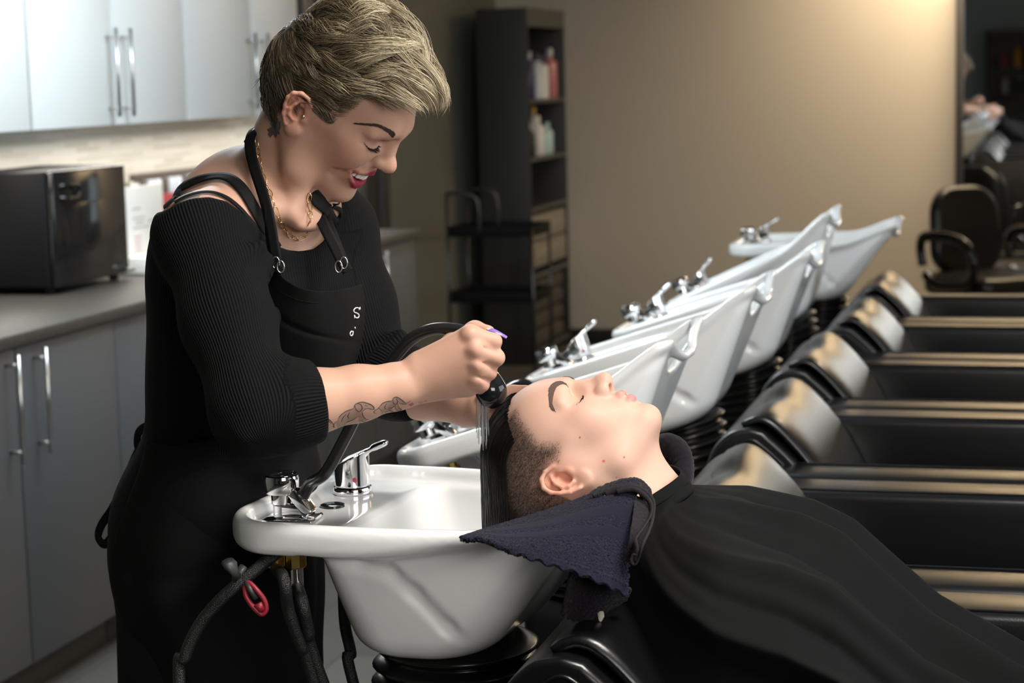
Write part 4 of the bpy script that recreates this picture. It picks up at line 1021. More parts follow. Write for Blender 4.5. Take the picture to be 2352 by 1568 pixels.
# ============================================================ THE TOWEL round the neck (a thing of its own)
def coons(T, B, nu, nv):
    """sheet between two point curves, T at v=0 and B at v=1"""
    T = catmull(T, 16); B = catmull(B, 16); g = np.zeros((nu, nv, 3))
    for i in range(nu):
        u = i/(nu-1); a = u*(len(T)-1); b = u*(len(B)-1)
        p = T[int(a)].lerp(T[min(int(a)+1, len(T)-1)], a-int(a)); q = B[int(b)].lerp(B[min(int(b)+1, len(B)-1)], b-int(b))
        for j in range(nv):
            v = j/(nv-1); g[i, j] = p.lerp(q, v)
    return g
def gnorm(G):
    du = np.gradient(G, axis=0); dv = np.gradient(G, axis=1); n = np.cross(du, dv); return n/np.maximum(np.linalg.norm(n, axis=2, keepdims=True), 1e-9)
def terry(G, amp, mask=None, seed=0):
    n = gnorm(G); rn = np.random.RandomState(seed); r = rn.rand(*G.shape[:2]); r = (r+np.roll(r, 1, 0)+np.roll(r, 1, 1))/3*1.6-.3
    if mask is not None: r = r*mask
    return G+n*(amp*r)[:, :, None]
M_towel = mat('navy_terry', (.010, .0095, .022), .95, sheen=.08, bump='noise', bscale=1100, bstr=.5, spec=.15)
M_towel2 = mat('dark_terry', (.011, .009, .013), .95, sheen=.08, bump='noise', bscale=1100, bstr=.5, spec=.15)
towel = thing('towel', (0, 0, 0), 'navy terry towel round the client neck, draped over the basin edge', 'towel')
top = [RY(1058, 1236, 2.150), RY(1120, 1216, 2.195), RY(1200, 1192, 2.225), RY(1290, 1163, 2.245), RY(1370, 1132, 2.262), RY(1432, 1106, 2.275), RY(1468, 1104, 2.283)]
hem = [RY(1062, 1241, 2.145), RY(1118, 1243, 2.140), RY(1180, 1272, 2.128), RY(1250, 1296, 2.118), RY(1320, 1318, 2.115), RY(1390, 1346, 2.118), RY(1442, 1372, 2.125)]
G = coons(top, hem, 300, 200); nu, nv = G.shape[:2]
U_, V_ = np.meshgrid(np.linspace(0, 1, nu), np.linspace(0, 1, nv), indexing='ij')
G[:, :, 1] -= .020*np.sin(V_*math.pi)*sstep(0, .3, U_)                     # bulges over the porcelain edge
G[:, :, 1] += .004*np.sin(U_*9+V_*2)*np.sin(V_*math.pi)
G[:, :, 2] += .0016*np.sin(U_*70)*sstep(.93, 1, V_)                          # rippled hem
BVB = BVHTree.FromPolygons([b0.matrix_basis @ v.co for v in b0.children[0].data.vertices], [tuple(p.vertices) for p in b0.children[0].data.polygons])
for it in range(3):
    for i in range(nu):
        for j in range(nv):
            p = Vector(G[i, j]); h_ = BVB.ray_cast(p+Vector((0, -.25, 0)), Vector((0, 1, 0)), .26)
            if h_[0] is not None and h_[0].y-.007 < p.y: G[i, j, 1] = h_[0].y-.007
    for k in range(6):
        G[1:-1, 1:-1] = (G[:-2, 1:-1]+G[2:, 1:-1]+G[1:-1, :-2]+G[1:-1, 2:])/4
m_ = np.ones((nu, nv)); q_ = V_*1.0+.10*(1-U_)
for c, w_ in ((.30, .055), (.50, .05)): m_ *= 1-.92*np.exp(-((q_-c)/w_)**6)
m_ *= 1-.7*sstep(.90, .93, V_); G = G-gnorm(G)*(.0012*(1-m_))[:, :, None]*0
G = terry(G, .0011, m_, 1)
# stitched seam of the hem
G = G+gnorm(G)*(-.0010*np.exp(-((V_-.905)/.010)**2))[:, :, None]
grid_obj('draped_panel', G, M_towel, towel, thick=.0035)
# layer folded back under the panel, hanging free
top2 = [RY(1310, 1300, 2.150), RY(1352, 1316, 2.16), RY(1400, 1335, 2.17), RY(1448, 1352, 2.18)]
hem2 = [RY(1288, 1408, 2.165), RY(1318, 1428, 2.17), RY(1372, 1410, 2.18), RY(1436, 1378, 2.20)]
G2 = coons(top2, hem2, 80, 60); G2[:, :, 1] += .006*np.sin(np.linspace(0, 7, 80))[:, None]; G2 = terry(G2, .0016, None, 3)
grid_obj('under_fold', G2, M_towel2, towel, thick=.003)['label'] = 'darker folded-under layer of the towel'
M_lab = mat('towel_label', (.35, .33, .28), .7)
lb = coons([RY(1372, 1405, 2.172), RY(1378, 1402, 2.172), RY(1386, 1404, 2.174)], [RY(1375, 1424, 2.168), RY(1380, 1428, 2.168), RY(1388, 1415, 2.172)], 8, 8); grid_obj('care_label', lb, M_lab, towel, thick=.0006)
# the towel turns over on the shoulder; its thin edges hang down in loops
def cr(x, y, Y): return RY(1030+x/3.675, 907+y/3.675, Y)
Gs = coons([cr(1150, 905, 2.262), cr(1230, 812, 2.275), cr(1390, 742, 2.288), (cr(1510, 710, 2.292)), cr(1610, 718, 2.290), cr(1690, 790, 2.284), cr(1712, 850, 2.276)],
           [cr(1190, 885, 2.245), cr(1310, 845, 2.246), cr(1420, 812, 2.248), cr(1520, 800, 2.250), cr(1590, 815, 2.252), cr(1640, 870, 2.254), cr(1650, 930, 2.254)], 110, 40)
Gs[:, :, 1] -= .010*np.sin(np.linspace(0, math.pi, 40))[None, :]
grid_obj('shoulder_roll', terry(Gs, .0017, None, 4), M_towel2, towel, thick=.003)
Gd = coons([cr(1570, 850, 2.262), cr(1560, 1000, 2.20), cr(1530, 1200, 2.14), cr(1500, 1400, 2.132)], [cr(1712, 880, 2.268), cr(1715, 1040, 2.20), cr(1640, 1220, 2.14), cr(1560, 1400, 2.132)], 70, 24)
for i in range(70):
    for j in range(24):
        p = Vector(Gd[i, j]); h_ = BVB.ray_cast(p+Vector((0, -.25, 0)), Vector((0, 1, 0)), .26)
        if h_[0] is not None and h_[0].y-.006 < p.y: Gd[i, j, 1] = h_[0].y-.006
grid_obj('inner_fold', terry(Gd, .0012, None, 8), M_towel2, towel, thick=.003)
def edge(name, pts, r): 
    bm = bmesh.new(); c = catmull(pts, 12); add_tube(bm, c, r, 8, True, flat=(1, 2.2)); rn = random.Random(5)
    for v in bm.verts: v.co += Vector((rn.uniform(-1, 1), rn.uniform(-1, 1), rn.uniform(-1, 1)))*.0003
    bm_obj(name, bm, M_edge, towel, True)
M_edge = mat('towel_edge_brown', (.028, .024, .027), .95, bump='noise', bscale=1100, bstr=.5, spec=.15)
edge('edge_loop', [cr(1330, 842, 2.2460), cr(1440, 795, 2.2460), cr(1560, 778, 2.2480), cr(1670, 830, 2.2460), cr(1728, 915, 2.2315), cr(1722, 1040, 2.1915), cr(1690, 1150, 2.1530), cr(1640, 1260, 2.1180), cr(1600, 1380, 2.1180), cr(1575, 1420, 2.1180), cr(1552, 1400, 2.1180), cr(1565, 1350, 2.1180), cr(1600, 1360, 2.1180)], .0017)
edge('edge_loop', [cr(1420, 815, 2.2420), cr(1560, 795, 2.2430), cr(1655, 850, 2.2420), cr(1712, 935, 2.2255), cr(1700, 1030, 2.1950), cr(1640, 1130, 2.1600), cr(1580, 1220, 2.1285), cr(1590, 1300, 2.1180), cr(1570, 1390, 2.1180)], .0015)
# the roll on the far side of the neck
c = catmull([RY(1490, 1070, 2.50), RY(1512, 1040, 2.50), RY(1538, 1026, 2.49), RY(1560, 1040, 2.48), RY(1570, 1072, 2.47), RY(1570, 1105, 2.455), RY(1560, 1150, 2.44)], 12)
bm = bmesh.new(); add_tube(bm, c, [.010+.0035*math.sin(math.pi*i/(len(c)-1)) for i in range(len(c))], 40, True, flat=(1, 1.5)); rn = random.Random(3)
for v in bm.verts: v.co += v.normal*0+Vector((rn.uniform(-1, 1), rn.uniform(-1, 1), rn.uniform(-1, 1)))*.0006
bm_obj('far_roll', bm, M_towel2, towel, True)
# ============================================================ THE HAIRDRESSER
HR = np.array([[.6966, .1379, .7041], [-.0055, .9824, -.1869], [-.7174, .1263, .6850]]); HT = np.array([-.8630, 2.4079, 1.4891])
HM = Matrix([[*HR[k], HT[k]] for k in range(3)]+[[0, 0, 0, 1]]); HMi = HM.inverted()
def HL(v): q = HMi @ Vector(v); return (q.x, q.y, q.z)
stylist = thing('person', (0, 0, 0), 'smiling hairdresser with short blond hair in a black sweater and apron, rinsing the client hair', 'person')
FWD = np.array([.949, -.314, 0]); LAT = np.array([.314, .949, 0]); UPV = np.array([0, 0, 1.]); TM = np.stack([FWD, LAT, UPV], 1)
Sn, Sf = RD(462, 545, 2.505), RD(766, 530, 2.74); En, Wn = RD(588, 945, 2.335), RD(962, 878, 2.405)
Ef, Wf = RD(872, 862, 2.67), RD(1108, 934, 2.53); NB = RD(643, 455, 2.62); CH = RD(582, 650, 2.66); WA = RD(533, 930, 2.69); PE = RD(492, 1200, 2.74)
Wv = np.array
# ---- body: head, neck, shoulders at fine grain in head space
F = Field((-.215, -.215, -.335), (.185, .275, .095), .0017)
def skin_torso(G, tf, g=0.0, k=.05):
    c = Wv(CH)
    def ell(c_, r, kk): 
        if tf is HL:
            R3 = HR.T @ TM; G.ell(HL(c_), [q+g for q in r], kk, M=R3)
        else: G.ell(c_, [q+g for q in r], kk, M=TM)
    ell(Vector(CH)+Vector((0, 0, .0)), (.112, .155, .185), 0)
    ell(Vector(CH)+Vector(FWD*.06-UPV*.045-LAT*.065), (.062, .064, .062), .03); ell(Vector(CH)+Vector(FWD*.06-UPV*.045+LAT*.065), (.062, .064, .062), .03)
    T = lambda p: tf(p)
    G.chain([T(NB.lerp(Sn, .25)+Vector((0, 0, .012))), T(NB.lerp(Sn, .65)+Vector((0, 0, -.002))), T(Sn)], [.050+g, .046+g, .050+g], k)
    G.chain([T(NB.lerp(Sf, .25)+Vector((0, 0, .010))), T(NB.lerp(Sf, .65)), T(Sf)], [.050+g, .044+g, .048+g], k)
skin_torso(F, HL, 0, .03)
F.chain([HL(Sn), HL(Sn.lerp(En, .45))], [.050, .043], .03); F.chain([HL(Sf), HL(Sf.lerp(Ef, .4))], [.048, .041], .03)
Ft = Field(F.lo, F.lo+F.h*(F.n-1), F.h)      # the head, then blended on
nb_ = HL(RD(648, 440, 2.615)); nm_ = tuple(np.array((-.030, 0, -.045))*.5+np.array(nb_)*.5+np.array((-.006, 0, 0))); neck = [((-.030, 0, -.045), nm_, .050, .050, .02), (nm_, nb_, .050, .058, .02)]
head_field(Ft, smile=True, brow=.004, ears=(-1, 1), neck=neck, flare=.012, eyez=-.0015, nose_dx=-.001, nose_dz=-.001, jaw_drop=.008, nw=.84)
for s, ST in ((-1, RD(690, 512, 2.545)), (1, RD(715, 508, 2.56))):
    Ft.chain([(-.028, s*.056, -.055), tuple(np.array(HL(ST))*.55+np.array((-.028, s*.056, -.055))*.45), HL(ST)], [.010, .0105, .008], .022)
Ft.D = np.where(Ft.D >= .0285, 1.0, Ft.D).astype(np.float32); F.op((slice(None),)*3, Ft.D, .030)
for a_, b_ in ((RD(706, 500, 2.535), RD(520, 470, 2.535)), (RD(716, 500, 2.56), RD(790, 468, 2.70))):
    F.chain([HL(a_), HL(a_.lerp(b_, .5)+Vector((0, 0, .004))), HL(b_)], [.0085, .0075, .007], .022)
F.ell(HL(RD(712, 496, 2.53)), (.010, .010, .010), .018, 's')
dxc = MC_X-.0670
LIPU2 = [(.0670+dxc, .0345, -.0635, .0006), (.0775+dxc*.6, .0265, -.0620, .0022), (.0875, .0130, -.0608, .0030), (.0925, 0, -.0598, .0032)]
LIPL2 = [(.0670+dxc, .0345, -.0645, .0006), (.0745+dxc*.6, .0280, -.0745, .0032), (.0840, .0140, -.0835, .0050), (.0880, 0, -.0865, .0056)]
def projpx(Vw):
    q = Vw-np.array(CAMP); f_, r_, u_ = np.array(_f), np.array(_r2), np.array(_u2); z = q@f_
    return np.stack([1176+FPX*(q@r_)/z, 784-FPX*(q@u_)/z], 1)
SK = np.array([.54, .315, .228])
TATN = [(560+x/4.127, 260+y/4.127) for x, y in [(320, 40), (335, 80), (350, 75), (348, 150), (335, 165), (342, 205), (318, 200), (300, 245), (285, 210), (262, 212), (245, 238), (238, 212), (215, 205), (232, 180), (212, 150), (240, 145), (258, 130), (245, 95), (275, 92), (290, 60), (305, 70)]]
TATS = [(396, 476), (402, 455), (418, 443), (440, 438), (462, 446), (450, 462), (425, 466)]
def stylist_col(V):
    n = len(V); c = np.tile(SK, (n, 1)); y = np.abs(V[:, 1]); Q = np.stack([V[:, 0], y, V[:, 2]], 1)
    for (q, r, w_, col) in [((.055, .046, -.040), .022, .55, (.55, .20, .15)), ((.104, 0, -.037), .012, .35, (.58, .27, .2)), ((-.02, .08, -.03), .026, .7, (.58, .22, .15)), ((.07, .034, .0), .012, .4, (.40, .22, .17))]:
        a = w_*np.exp(-(np.linalg.norm(Q-np.array(q), axis=1)/r)**2); c = c*(1-a[:, None])+np.array(col)*a[:, None]
    a = lip_mask(V, LIPU2, LIPL2)*(V[:, 2] > -.10); c = c*(1-a[:, None])+np.array([.30, .018, .050])*a[:, None]
    # mouth interior
    a = ((V[:, 0] < .0835) & (V[:, 0] > .050) & (y < .030) & (V[:, 2] > -.084) & (V[:, 2] < -.058) & (a < .5)).astype(float)
    d = lip_mask(V, [(.066, .0300, -.0645, .0016), (.0780, .022, -.0680, .0060), (.0850, .010, -.0715, .0090), (.0860, 0, -.0722, .0095)]); a = a*d*(V[:, 2] < -.0635+.12*(y-.0)*0)*(V[:, 0] > .060+.35*np.maximum(.02-y, 0)); c = c*(1-a[:, None])+np.array([.10, .02, .02])*a[:, None]
    Vw = V@HR.T+HT; px = projpx(Vw); near = V[:, 1] < .02
    a = inpoly(px, TATN)*near*.88; c = c*(1-a[:, None])+np.array([.035, .05, .055])*a[:, None]
    a = inpoly(px, TATS)*near*.75; c = c*(1-a[:, None])+np.array([.14, .17, .165])*a[:, None]
    return c
def face_warp(V):
    V = np.array(V, float); V[:, 1] *= 1-.13*sstep(.0, .055, V[:, 0])*sstep(-.145, -.118, V[:, 2]); return V
def warp_bm(bm):
    for v in bm.verts: v.co = Vector(face_warp([v.co[:]])[0])
body = F.obj('body', M_skin2, None, 2, stylist_col, warp=face_warp)
# ---- near forearm and the gripping hand (world space, fine grain)
G = Field((-.95, 2.10, .99), (-.585, 2.46, 1.24), .0013)
def D_(x, y, D): return RD(900+x/6.03, 720+y/6.03, D)     # points read off the hand close-up, each with its own depth
fa = [En.lerp(Wn, .12), En.lerp(Wn, .35), En.lerp(Wn, .62), En.lerp(Wn, .86), Wn]
G.chain(fa, [.040, .0385, .0335, .0275, .0265], .01, sq=((0, .2, 1), 1.0))
# wrist to knuckles: palm as a fan of four metacarpals
K = {'i': D_(1080, 300, 2.386), 'm': D_(1150, 505, 2.380), 'r': D_(1165, 720, 2.382), 'p': D_(1160, 905, 2.388)}
Wr = {'i': D_(420, 700, 2.402), 'm': D_(410, 770, 2.398), 'r': D_(420, 850, 2.398), 'p': D_(430, 930, 2.402)}
for q, r1, r2 in (('i', .0165, .0128), ('m', .0170, .0125), ('r', .0165, .0118), ('p', .0150, .0108)):
    G.cap(Wr[q], K[q]+Vector((0, .004, 0)), r1, r2, .014)
G.cap(D_(700, 850, 2.412), D_(1020, 700, 2.414), .022, .020, .02); G.cap(D_(640, 980, 2.410), D_(1060, 1010, 2.405), .015, .013, .016)
fing = {'i': [K['i'], D_(1410, 385, 2.392), D_(1330, 480, 2.425), D_(1150, 500, 2.436)], 'm': [K['m'], D_(1445, 610, 2.392), D_(1370, 700, 2.426), D_(1190, 700, 2.438)],
        'r': [K['r'], D_(1345, 815, 2.396), D_(1290, 850, 2.424), D_(1150, 840, 2.434)], 'p': [K['p'], D_(1255, 985, 2.396), D_(1220, 1030, 2.418), D_(1110, 1020, 2.430)]}
rad = {'i': [.0118, .0103, .0092, .0080], 'm': [.0122, .0108, .0094, .0080], 'r': [.0112, .0098, .0088, .0075], 'p': [.0100, .0086, .0076, .0066]}
for q in 'imrp':
    H_ = Field(G.lo, G.lo+G.h*(G.n-1), G.h) if False else None
for q in 'imrp':
    p = fing[q]; rr = rad[q]
    G.cap(p[0], p[1], rr[0], rr[1], .0055); G.cap(p[1], p[2], rr[1], rr[2], .002); G.cap(p[2], p[3], rr[2], rr[3], .002)
    G.ell(K[q]+Vector((.001, -.0035, .0015)), (.0092, .0085, .0092), .005)            # knuckle
for a_, b_ in (('i', 'm'), ('m', 'r'), ('r', 'p')):                               # gaps between the fingers
    m1 = (fing[a_][0]+fing[b_][0])/2; m2 = (fing[a_][1]+fing[b_][1])/2
    G.chain([m1.lerp(m2, .35)+Vector((0, -.0125, 0)), m2+Vector((.004, -.012, 0))+(m2-m1)*.2], [.0010, .0022], .004, 's')
    G.chain([m1+(m1-m2)*1.2+Vector((0, -.016, 0)), m1+(m1-m2)*.25+Vector((0, -.0155, 0))], [.0012, .0028], .010, 's')   # hollows between the tendons
# thumb lies along the far side of the handle, its tip on top
th = [D_(620, 640, 2.425), D_(860, 420, 2.440), D_(1150, 235, 2.440), D_(1330, 262, 2.424)]
G.chain(th, [.0165, .0140, .0112, .0092], .008)
G.blur(2)
def arm_tex(px, c, near):
    EL = [[(330, 1270), (318, 1190), (345, 1120), (400, 1070), (460, 1045), (490, 1035), (500, 1000), (530, 980), (575, 970), (620, 980), (660, 995), (690, 1020), (690, 1045), (640, 1035), (605, 1040), (575, 1070), (590, 1120), (620, 1150), (570, 1160), (545, 1200), (535, 1120), (480, 1150), (400, 1180), (420, 1220), (370, 1225), (350, 1250)],
          [(760, 1110), (762, 1060), (735, 1030), (775, 985), (820, 965), (870, 960), (890, 930), (920, 920), (950, 935), (985, 960), (1005, 985), (960, 990), (930, 990), (945, 1030), (965, 1048), (925, 1055), (905, 1010), (870, 1030), (880, 1060), (800, 1075)],
          [(100, 1095), (170, 1100), (210, 1125), (250, 1150), (275, 1180), (240, 1168), (200, 1150), (165, 1150), (160, 1190), (100, 1200)]]
    for e in EL:
        a = inpoly(px, [(700+x/4.355, 700+y/4.355) for x, y in e])*near*.42; c = c*(1-a[:, None])+np.array([.10, .085, .08])*a[:, None]
    a = inpoly(px, [(700+x/4.355, 700+y/4.355) for x, y in [(1035, 1000), (1072, 975), (1098, 992), (1062, 1015)]])*near*.8; c = c*(1-a[:, None])+np.array([.45, .05, .07])*a[:, None]
    return c
def hand_col(V):
    c = np.tile(SK*1.06, (len(V), 1)); px = projpx(V); c = arm_tex(px, c, V[:, 1] < 2.40)
    for q in 'imrp':
        for p_, r_, w_ in ((K[q], .011, .30), (fing[q][1], .009, .35)):
            a = w_*np.exp(-(np.linalg.norm(V-np.array(p_), axis=1)/r_)**2); c = c*(1-a[:, None])+np.array([.60, .24, .20])*a[:, None]
    return c
hb = G.obj('hand_tmp', M_skin2, None, 2, hand_col)
# ---- far forearm and hand behind the client's head
G = Field((-.82, 2.40, .98), (-.44, 2.70, 1.20), .0018)
G.chain([Ef.lerp(Wf, .1), Ef.lerp(Wf, .45), Ef.lerp(Wf, .85), Wf], [.042, .040, .030, .027], .01)
hk = {}
for n_, (a, b, c_, d, e) in {'i': ((1160, 905, 2.50), (1196, 893, 2.478), (1222, 897, 2.482), (1250, 912, 2.492), .0092), 'm': ((1155, 922, 2.515), (1192, 915, 2.500), (1222, 922, 2.500), (1250, 938, 2.502), .0094),
        'r': ((1148, 940, 2.525), (1185, 938, 2.515), (1214, 948, 2.512), (1240, 964, 2.510), .0088), 'p': ((1140, 958, 2.530), (1172, 962, 2.522), (1196, 974, 2.518), (1216, 988, 2.515), .0078)}.items() if False else {}: pass
LH = {'i': [(1150, 912, 2.505), (1190, 896, 2.478), (1222, 905, 2.486), (1248, 922, 2.496)], 'm': [(1150, 925, 2.515), (1192, 918, 2.505), (1224, 930, 2.508), (1250, 948, 2.508)],
      'r': [(1146, 940, 2.520), (1186, 940, 2.518), (1216, 954, 2.518), (1240, 972, 2.515)], 'p': [(1140, 955, 2.522), (1174, 964, 2.522), (1198, 980, 2.520), (1216, 996, 2.518)]}
for q, pts in LH.items():
    P_ = [RD(*p) for p in pts]; r0 = {'i': .0100, 'm': .0100, 'r': .0094, 'p': .0082}[q]
    G.cap(RD(1112, 930+({'i': -8, 'm': -2, 'r': 4, 'p': 10}[q]), 2.525), P_[0], .015, .0125, .012)
    G.chain(P_, [r0*1.15, r0, r0*.9, r0*.8], .003)
G.chain([RD(1118, 915, 2.50), RD(1150, 893, 2.47), RD(1180, 893, 2.462), RD(1200, 905, 2.465)], [.013, .0115, .0098, .0085], .006)
h2 = G.obj('hand_tmp2', M_skin2, None, 2, lambda V: np.tile(SK*1.02, (len(V), 1)))
# ---- hidden limbs and trunk of the same body
G = Field((-1.55, 1.98, -.005), (-.55, 3.05, 1.42), .013)
def trunk(G, g=0):
    skin_torso(G, lambda p: p, g, .035)
    G.ell(WA, (.088+g, .126+g, .17), .06, M=TM); G.ell(PE, (.112+g, .160+g, .15), .07, M=TM)
trunk(G, -.012)
hip = [PE+Vector(LAT*.085*s)-Vector((0, 0, .05)) for s in (-1, 1)]
feet = []
for s, h_ in zip((-1, 1), hip):
    knee = Vector((h_.x-.02, h_.y+.02*s, .50)); ank = Vector((h_.x-.10+.05*s, h_.y+.02*s, .09))
    G.chain([h_, knee, ank], [.066, .048, .034], .03); G.chain([ank, ank+Vector((.04, -.01, -.045)), ank+Vector((.16, -.05, -.055))], [.034, .032, .026], .02); feet.append((h_, knee, ank))
G.chain([Sn, En, En.lerp(Wn, .2)], [.044, .036, .034], .02); G.chain([Sf, Ef, Ef.lerp(Wf, .3)], [.042, .036, .034], .02)
tb = G.obj('trunk_tmp', M_skin2, None, 1, lambda V: np.tile(SK, (len(V), 1)), sel=None)
join_into(body, hb, HM); join_into(body, h2, Matrix()); join_into(body, tb, Matrix()); body.parent = stylist
BV_S = bvh_of(body)
# ---- sweater
M_sweat = mat('black_ribbed_knit', (.0035, .0037, .0043), .9, spec=.2, bump='rib', bscale=2*math.pi/.0034, bstr=.7, bdist=.0010)
G = Field((-1.42, 2.02, .88), (-.68, 3.0, 1.50), .0042)
trunk(G, .009)
G.chain([Sn, Sn.lerp(En, .5), En], [.0535, .0530, .0495], .030); G.chain([En, En.lerp(Wn, .22), En.lerp(Wn, .41)], [.0500, .0475, .0430], .03)
G.chain([Sf, Sf.lerp(Ef, .5), Ef], [.050, .047, .045], .035); G.chain([Ef, Ef.lerp(Wf, .2), Ef.lerp(Wf, .36)], [.045, .046, .043], .03)
for a_, b_, r_ in ((RD(640, 720, 2.47), RD(560, 800, 2.40), .010), (RD(700, 880, 2.32), RD(600, 960, 2.29), .009), (RD(690, 920, 2.31), RD(560, 1000, 2.28), .010), (RD(530, 640, 2.44), RD(600, 560, 2.46), .008), (RD(545, 700, 2.43), RD(620, 600, 2.47), .009), (RD(920, 770, 2.63), RD(850, 830, 2.63), .012), (RD(480, 760, 2.42), RD(560, 700, 2.40), .008)):
    G.cap(a_, b_, r_*.5, r_*.5, .03)
def cutp(p, n):
    p = np.array(p); n = np.array(n, float); n /= np.linalg.norm(n); return lambda X, Y, Z: -((X-p[0])*n[0]+(Y-p[1])*n[1]+(Z-p[2])*n[2])
c1, c2 = En.lerp(Wn, .375), Ef.lerp(Wf, .34)
G.region(Wv(c1)-(.09, .10, .10), Wv(c1)+(.12, .10, .10), cutp(c1, Wn-En), .004, 's'); G.region(Wv(c2)-(.03, .10, .09), Wv(c2)+(.12, .10, .09), cutp(c2, Wf-Ef), .004, 's')
# low hem of the sweater
G.region(G.lo, (G.lo[0]+.74, 3.1, 1.02), lambda X, Y, Z: np.maximum(Z-.95+0*X+0*Y, 0*X+((X+.93)*FWD[0]+(Y-2.35)*FWD[1])*1.0-.10), .01, 's') if False else None
NX = [300, 380, 395, 415, 440, 480, 520, 556, 590, 625, 660, 690, 720, 745, 765, 778, 792, 830, 900]; NY = [500, 484, 474, 464, 456, 452, 462, 488, 522, 560, 574, 577, 572, 552, 520, 480, 440, 400, 380]
def neckcut(X, Y, Z):
    """open neckline of the knit"""
    q = [X+0*Y+0*Z, Y+0*X+0*Z, Z-CAMZ+0*X+0*Y]; dot = lambda v: q[0]*v.x+q[1]*v.y+q[2]*v.z
    z_ = dot(_f); px = 1176+FPX*dot(_r2)/z_; py = 784-FPX*dot(_u2)/z_
    return (py-np.interp(px, NX, NY))*.0005
G.region((-1.42, 2.1, 1.12), (-.68, 2.9, 1.5), neckcut, .004, 's')
def ribfn(V):
    out = np.zeros(len(V)); best = np.full(len(V), 9.)
    bones = [(Sn, En, .052), (En, Wn, .046), (Sf, Ef, .05), (Ef, Wf, .046)]
    q = V-np.array(WA); ang = np.arctan2(q@LAT, q@FWD); best = np.sqrt(((q@FWD)/.115)**2+((q@LAT)/.16)**2)*.9; out = ang*.135
    best = np.where(V[:, 2] > 1.30, 2, best)
    for a, b, r in bones:
        a = np.array(a); b = np.array(b); v = b-a; t = np.clip((V-a)@v/v.dot(v), 0, 1); d = V-a-t[:, None]*v; dist = np.linalg.norm(d, axis=1)/r
        e1 = np.cross(v, [0, 1, .2]); e1 /= np.linalg.norm(e1); e2 = np.cross(v, e1); e2 /= np.linalg.norm(e2)
        # seam of the angle is turned away from the camera
        an = np.arctan2(-(d@e1), -(d@e2)) if (e2[1] > 0) else np.arctan2((d@e1), (d@e2))
        m = dist < best; out = np.where(m, an*r, out); best = np.minimum(best, dist)
    return out
swt = G.obj('sweater', M_sweat, stylist, 2, ribfn=ribfn); BV_W = bvh_of(swt)
# ---- trousers and shoes
M_trous = mat('black_trousers', (.005, .0052, .006), .9, spec=.2, bump='noise', bscale=500, bstr=.3)
G = Field((-1.50, 2.05, .05), (-.85, 3.0, 1.06), .010)
G.ell(WA-Vector((0, 0, .10)), (.100, .140, .10), 0, M=TM); G.ell(PE, (.118, .166, .150), .05, M=TM)
for (h_, knee, ank) in feet: G.chain([h_, knee, ank], [.080, .062, .056], .04)
G.region(G.lo, (-.8, 3.1, .10), lambda X, Y, Z: Z-.085+0*X+0*Y, 0, 's'); G.obj('trousers', M_trous, stylist, 2)
for (h_, knee, ank) in feet:
    G = Field(Wv(ank)-(.12, .12, .10), Wv(ank)+(.27, .12, .10), .006); G.chain([ank+Vector((0, 0, -.015)), ank+Vector((.04, -.01, -.045)), ank+Vector((.17, -.05, -.05))], [.046, .042, .036], .02)
    G.region(G.lo, G.lo+G.h*G.n, lambda X, Y, Z: Z-.004+0*X+0*Y, 0, 's'); G.region(G.lo, G.lo+G.h*G.n, lambda X, Y, Z: .115-Z+0*X+0*Y, 0, 's'); G.obj('shoe', M_blackmat, stylist, 2)
# ---- apron: skirt wrapped round the hips, bib on the chest
M_apron = mat('black_apron_cloth', (.0042, .0042, .0045), .85, spec=.16, bump='noise', bscale=700, bstr=.35)
LG = RD(534, 1568, 2.72); NZ, NA = 90, 110; P = np.zeros((NZ, NA, 3))
for i in range(NZ):
    t = i/(NZ-1); z = 1.045-.60*t; c = WA.lerp(PE, t/.32) if t < .32 else PE.lerp(LG, min(1, (t-.32)/.30)); cx, cy = c.x, c.y
    rf = .100+.026*sstep(0, .3, t)-.016*sstep(.35, .65, t); rl = .140+.034*sstep(0, .3, t)-.034*sstep(.35, .65, t)
    for j in range(NA):
        a = R_(-112+224*j/(NA-1)); f = (.006*math.sin(a*5+t*3)+.004*math.sin(a*9-t*5+1))*sstep(.05, .5, t)+.0035*math.sin((t*22+a*3))*(1-sstep(.0, .35, t))*math.cos(a)
        q = Vector((cx, cy, z))+Vector(FWD)*(rf+f)*math.cos(a)+Vector(LAT)*(rl+f)*math.sin(a); P[i, j] = (q.x, q.y, q.z+.012*math.cos(a*2)*(1-t))
apron_skirt = grid_obj('apron_skirt', P, M_apron, stylist, thick=.0015, flip=True)
top = [RD(636, 616, 2.478), RD(655, 640, 2.462), RD(690, 660, 2.448), RD(735, 668, 2.452), RD(785, 664, 2.490), RD(829, 652, 2.560)]
bot = [RD(470, 985, 2.60), RD(540, 985, 2.555), RD(620, 985, 2.53), RD(690, 985, 2.53), RD(722, 978, 2.56), RD(726, 970, 2.62)]
G1 = coons(top, bot, 90, 110); U_, V_ = np.meshgrid(np.linspace(0, 1, 90), np.linspace(0, 1, 110), indexing='ij')
mid = np.array(RD(820, 770, 2.56)); b0_ = G1[-1, 40].copy()
G1 += (np.array(_r)*(.026*U_**1.6*np.sin(V_*math.pi)**.9)[:, :, None])*1.0
G1 -= (np.array(_h)*(.022*np.sin(V_*math.pi)*(1-.4*U_))[:, :, None])
G1 += np.array(_h)*(.0035*np.sin(U_*9+V_*7)*np.sin(V_*math.pi)+.003*np.exp(-((V_-.16-.25*U_)/.02)**2))[:, :, None]
bib = grid_obj('apron_bib', G1, M_apron, stylist, thick=.0015, flip=False); BV_B = bvh_of(bib)
seam = [Vector(G1[i, 9])-_h*.0012 for i in range(0, 90, 3)]; tube('bib_seam', seam, .0009, M_apron, stylist, 6)
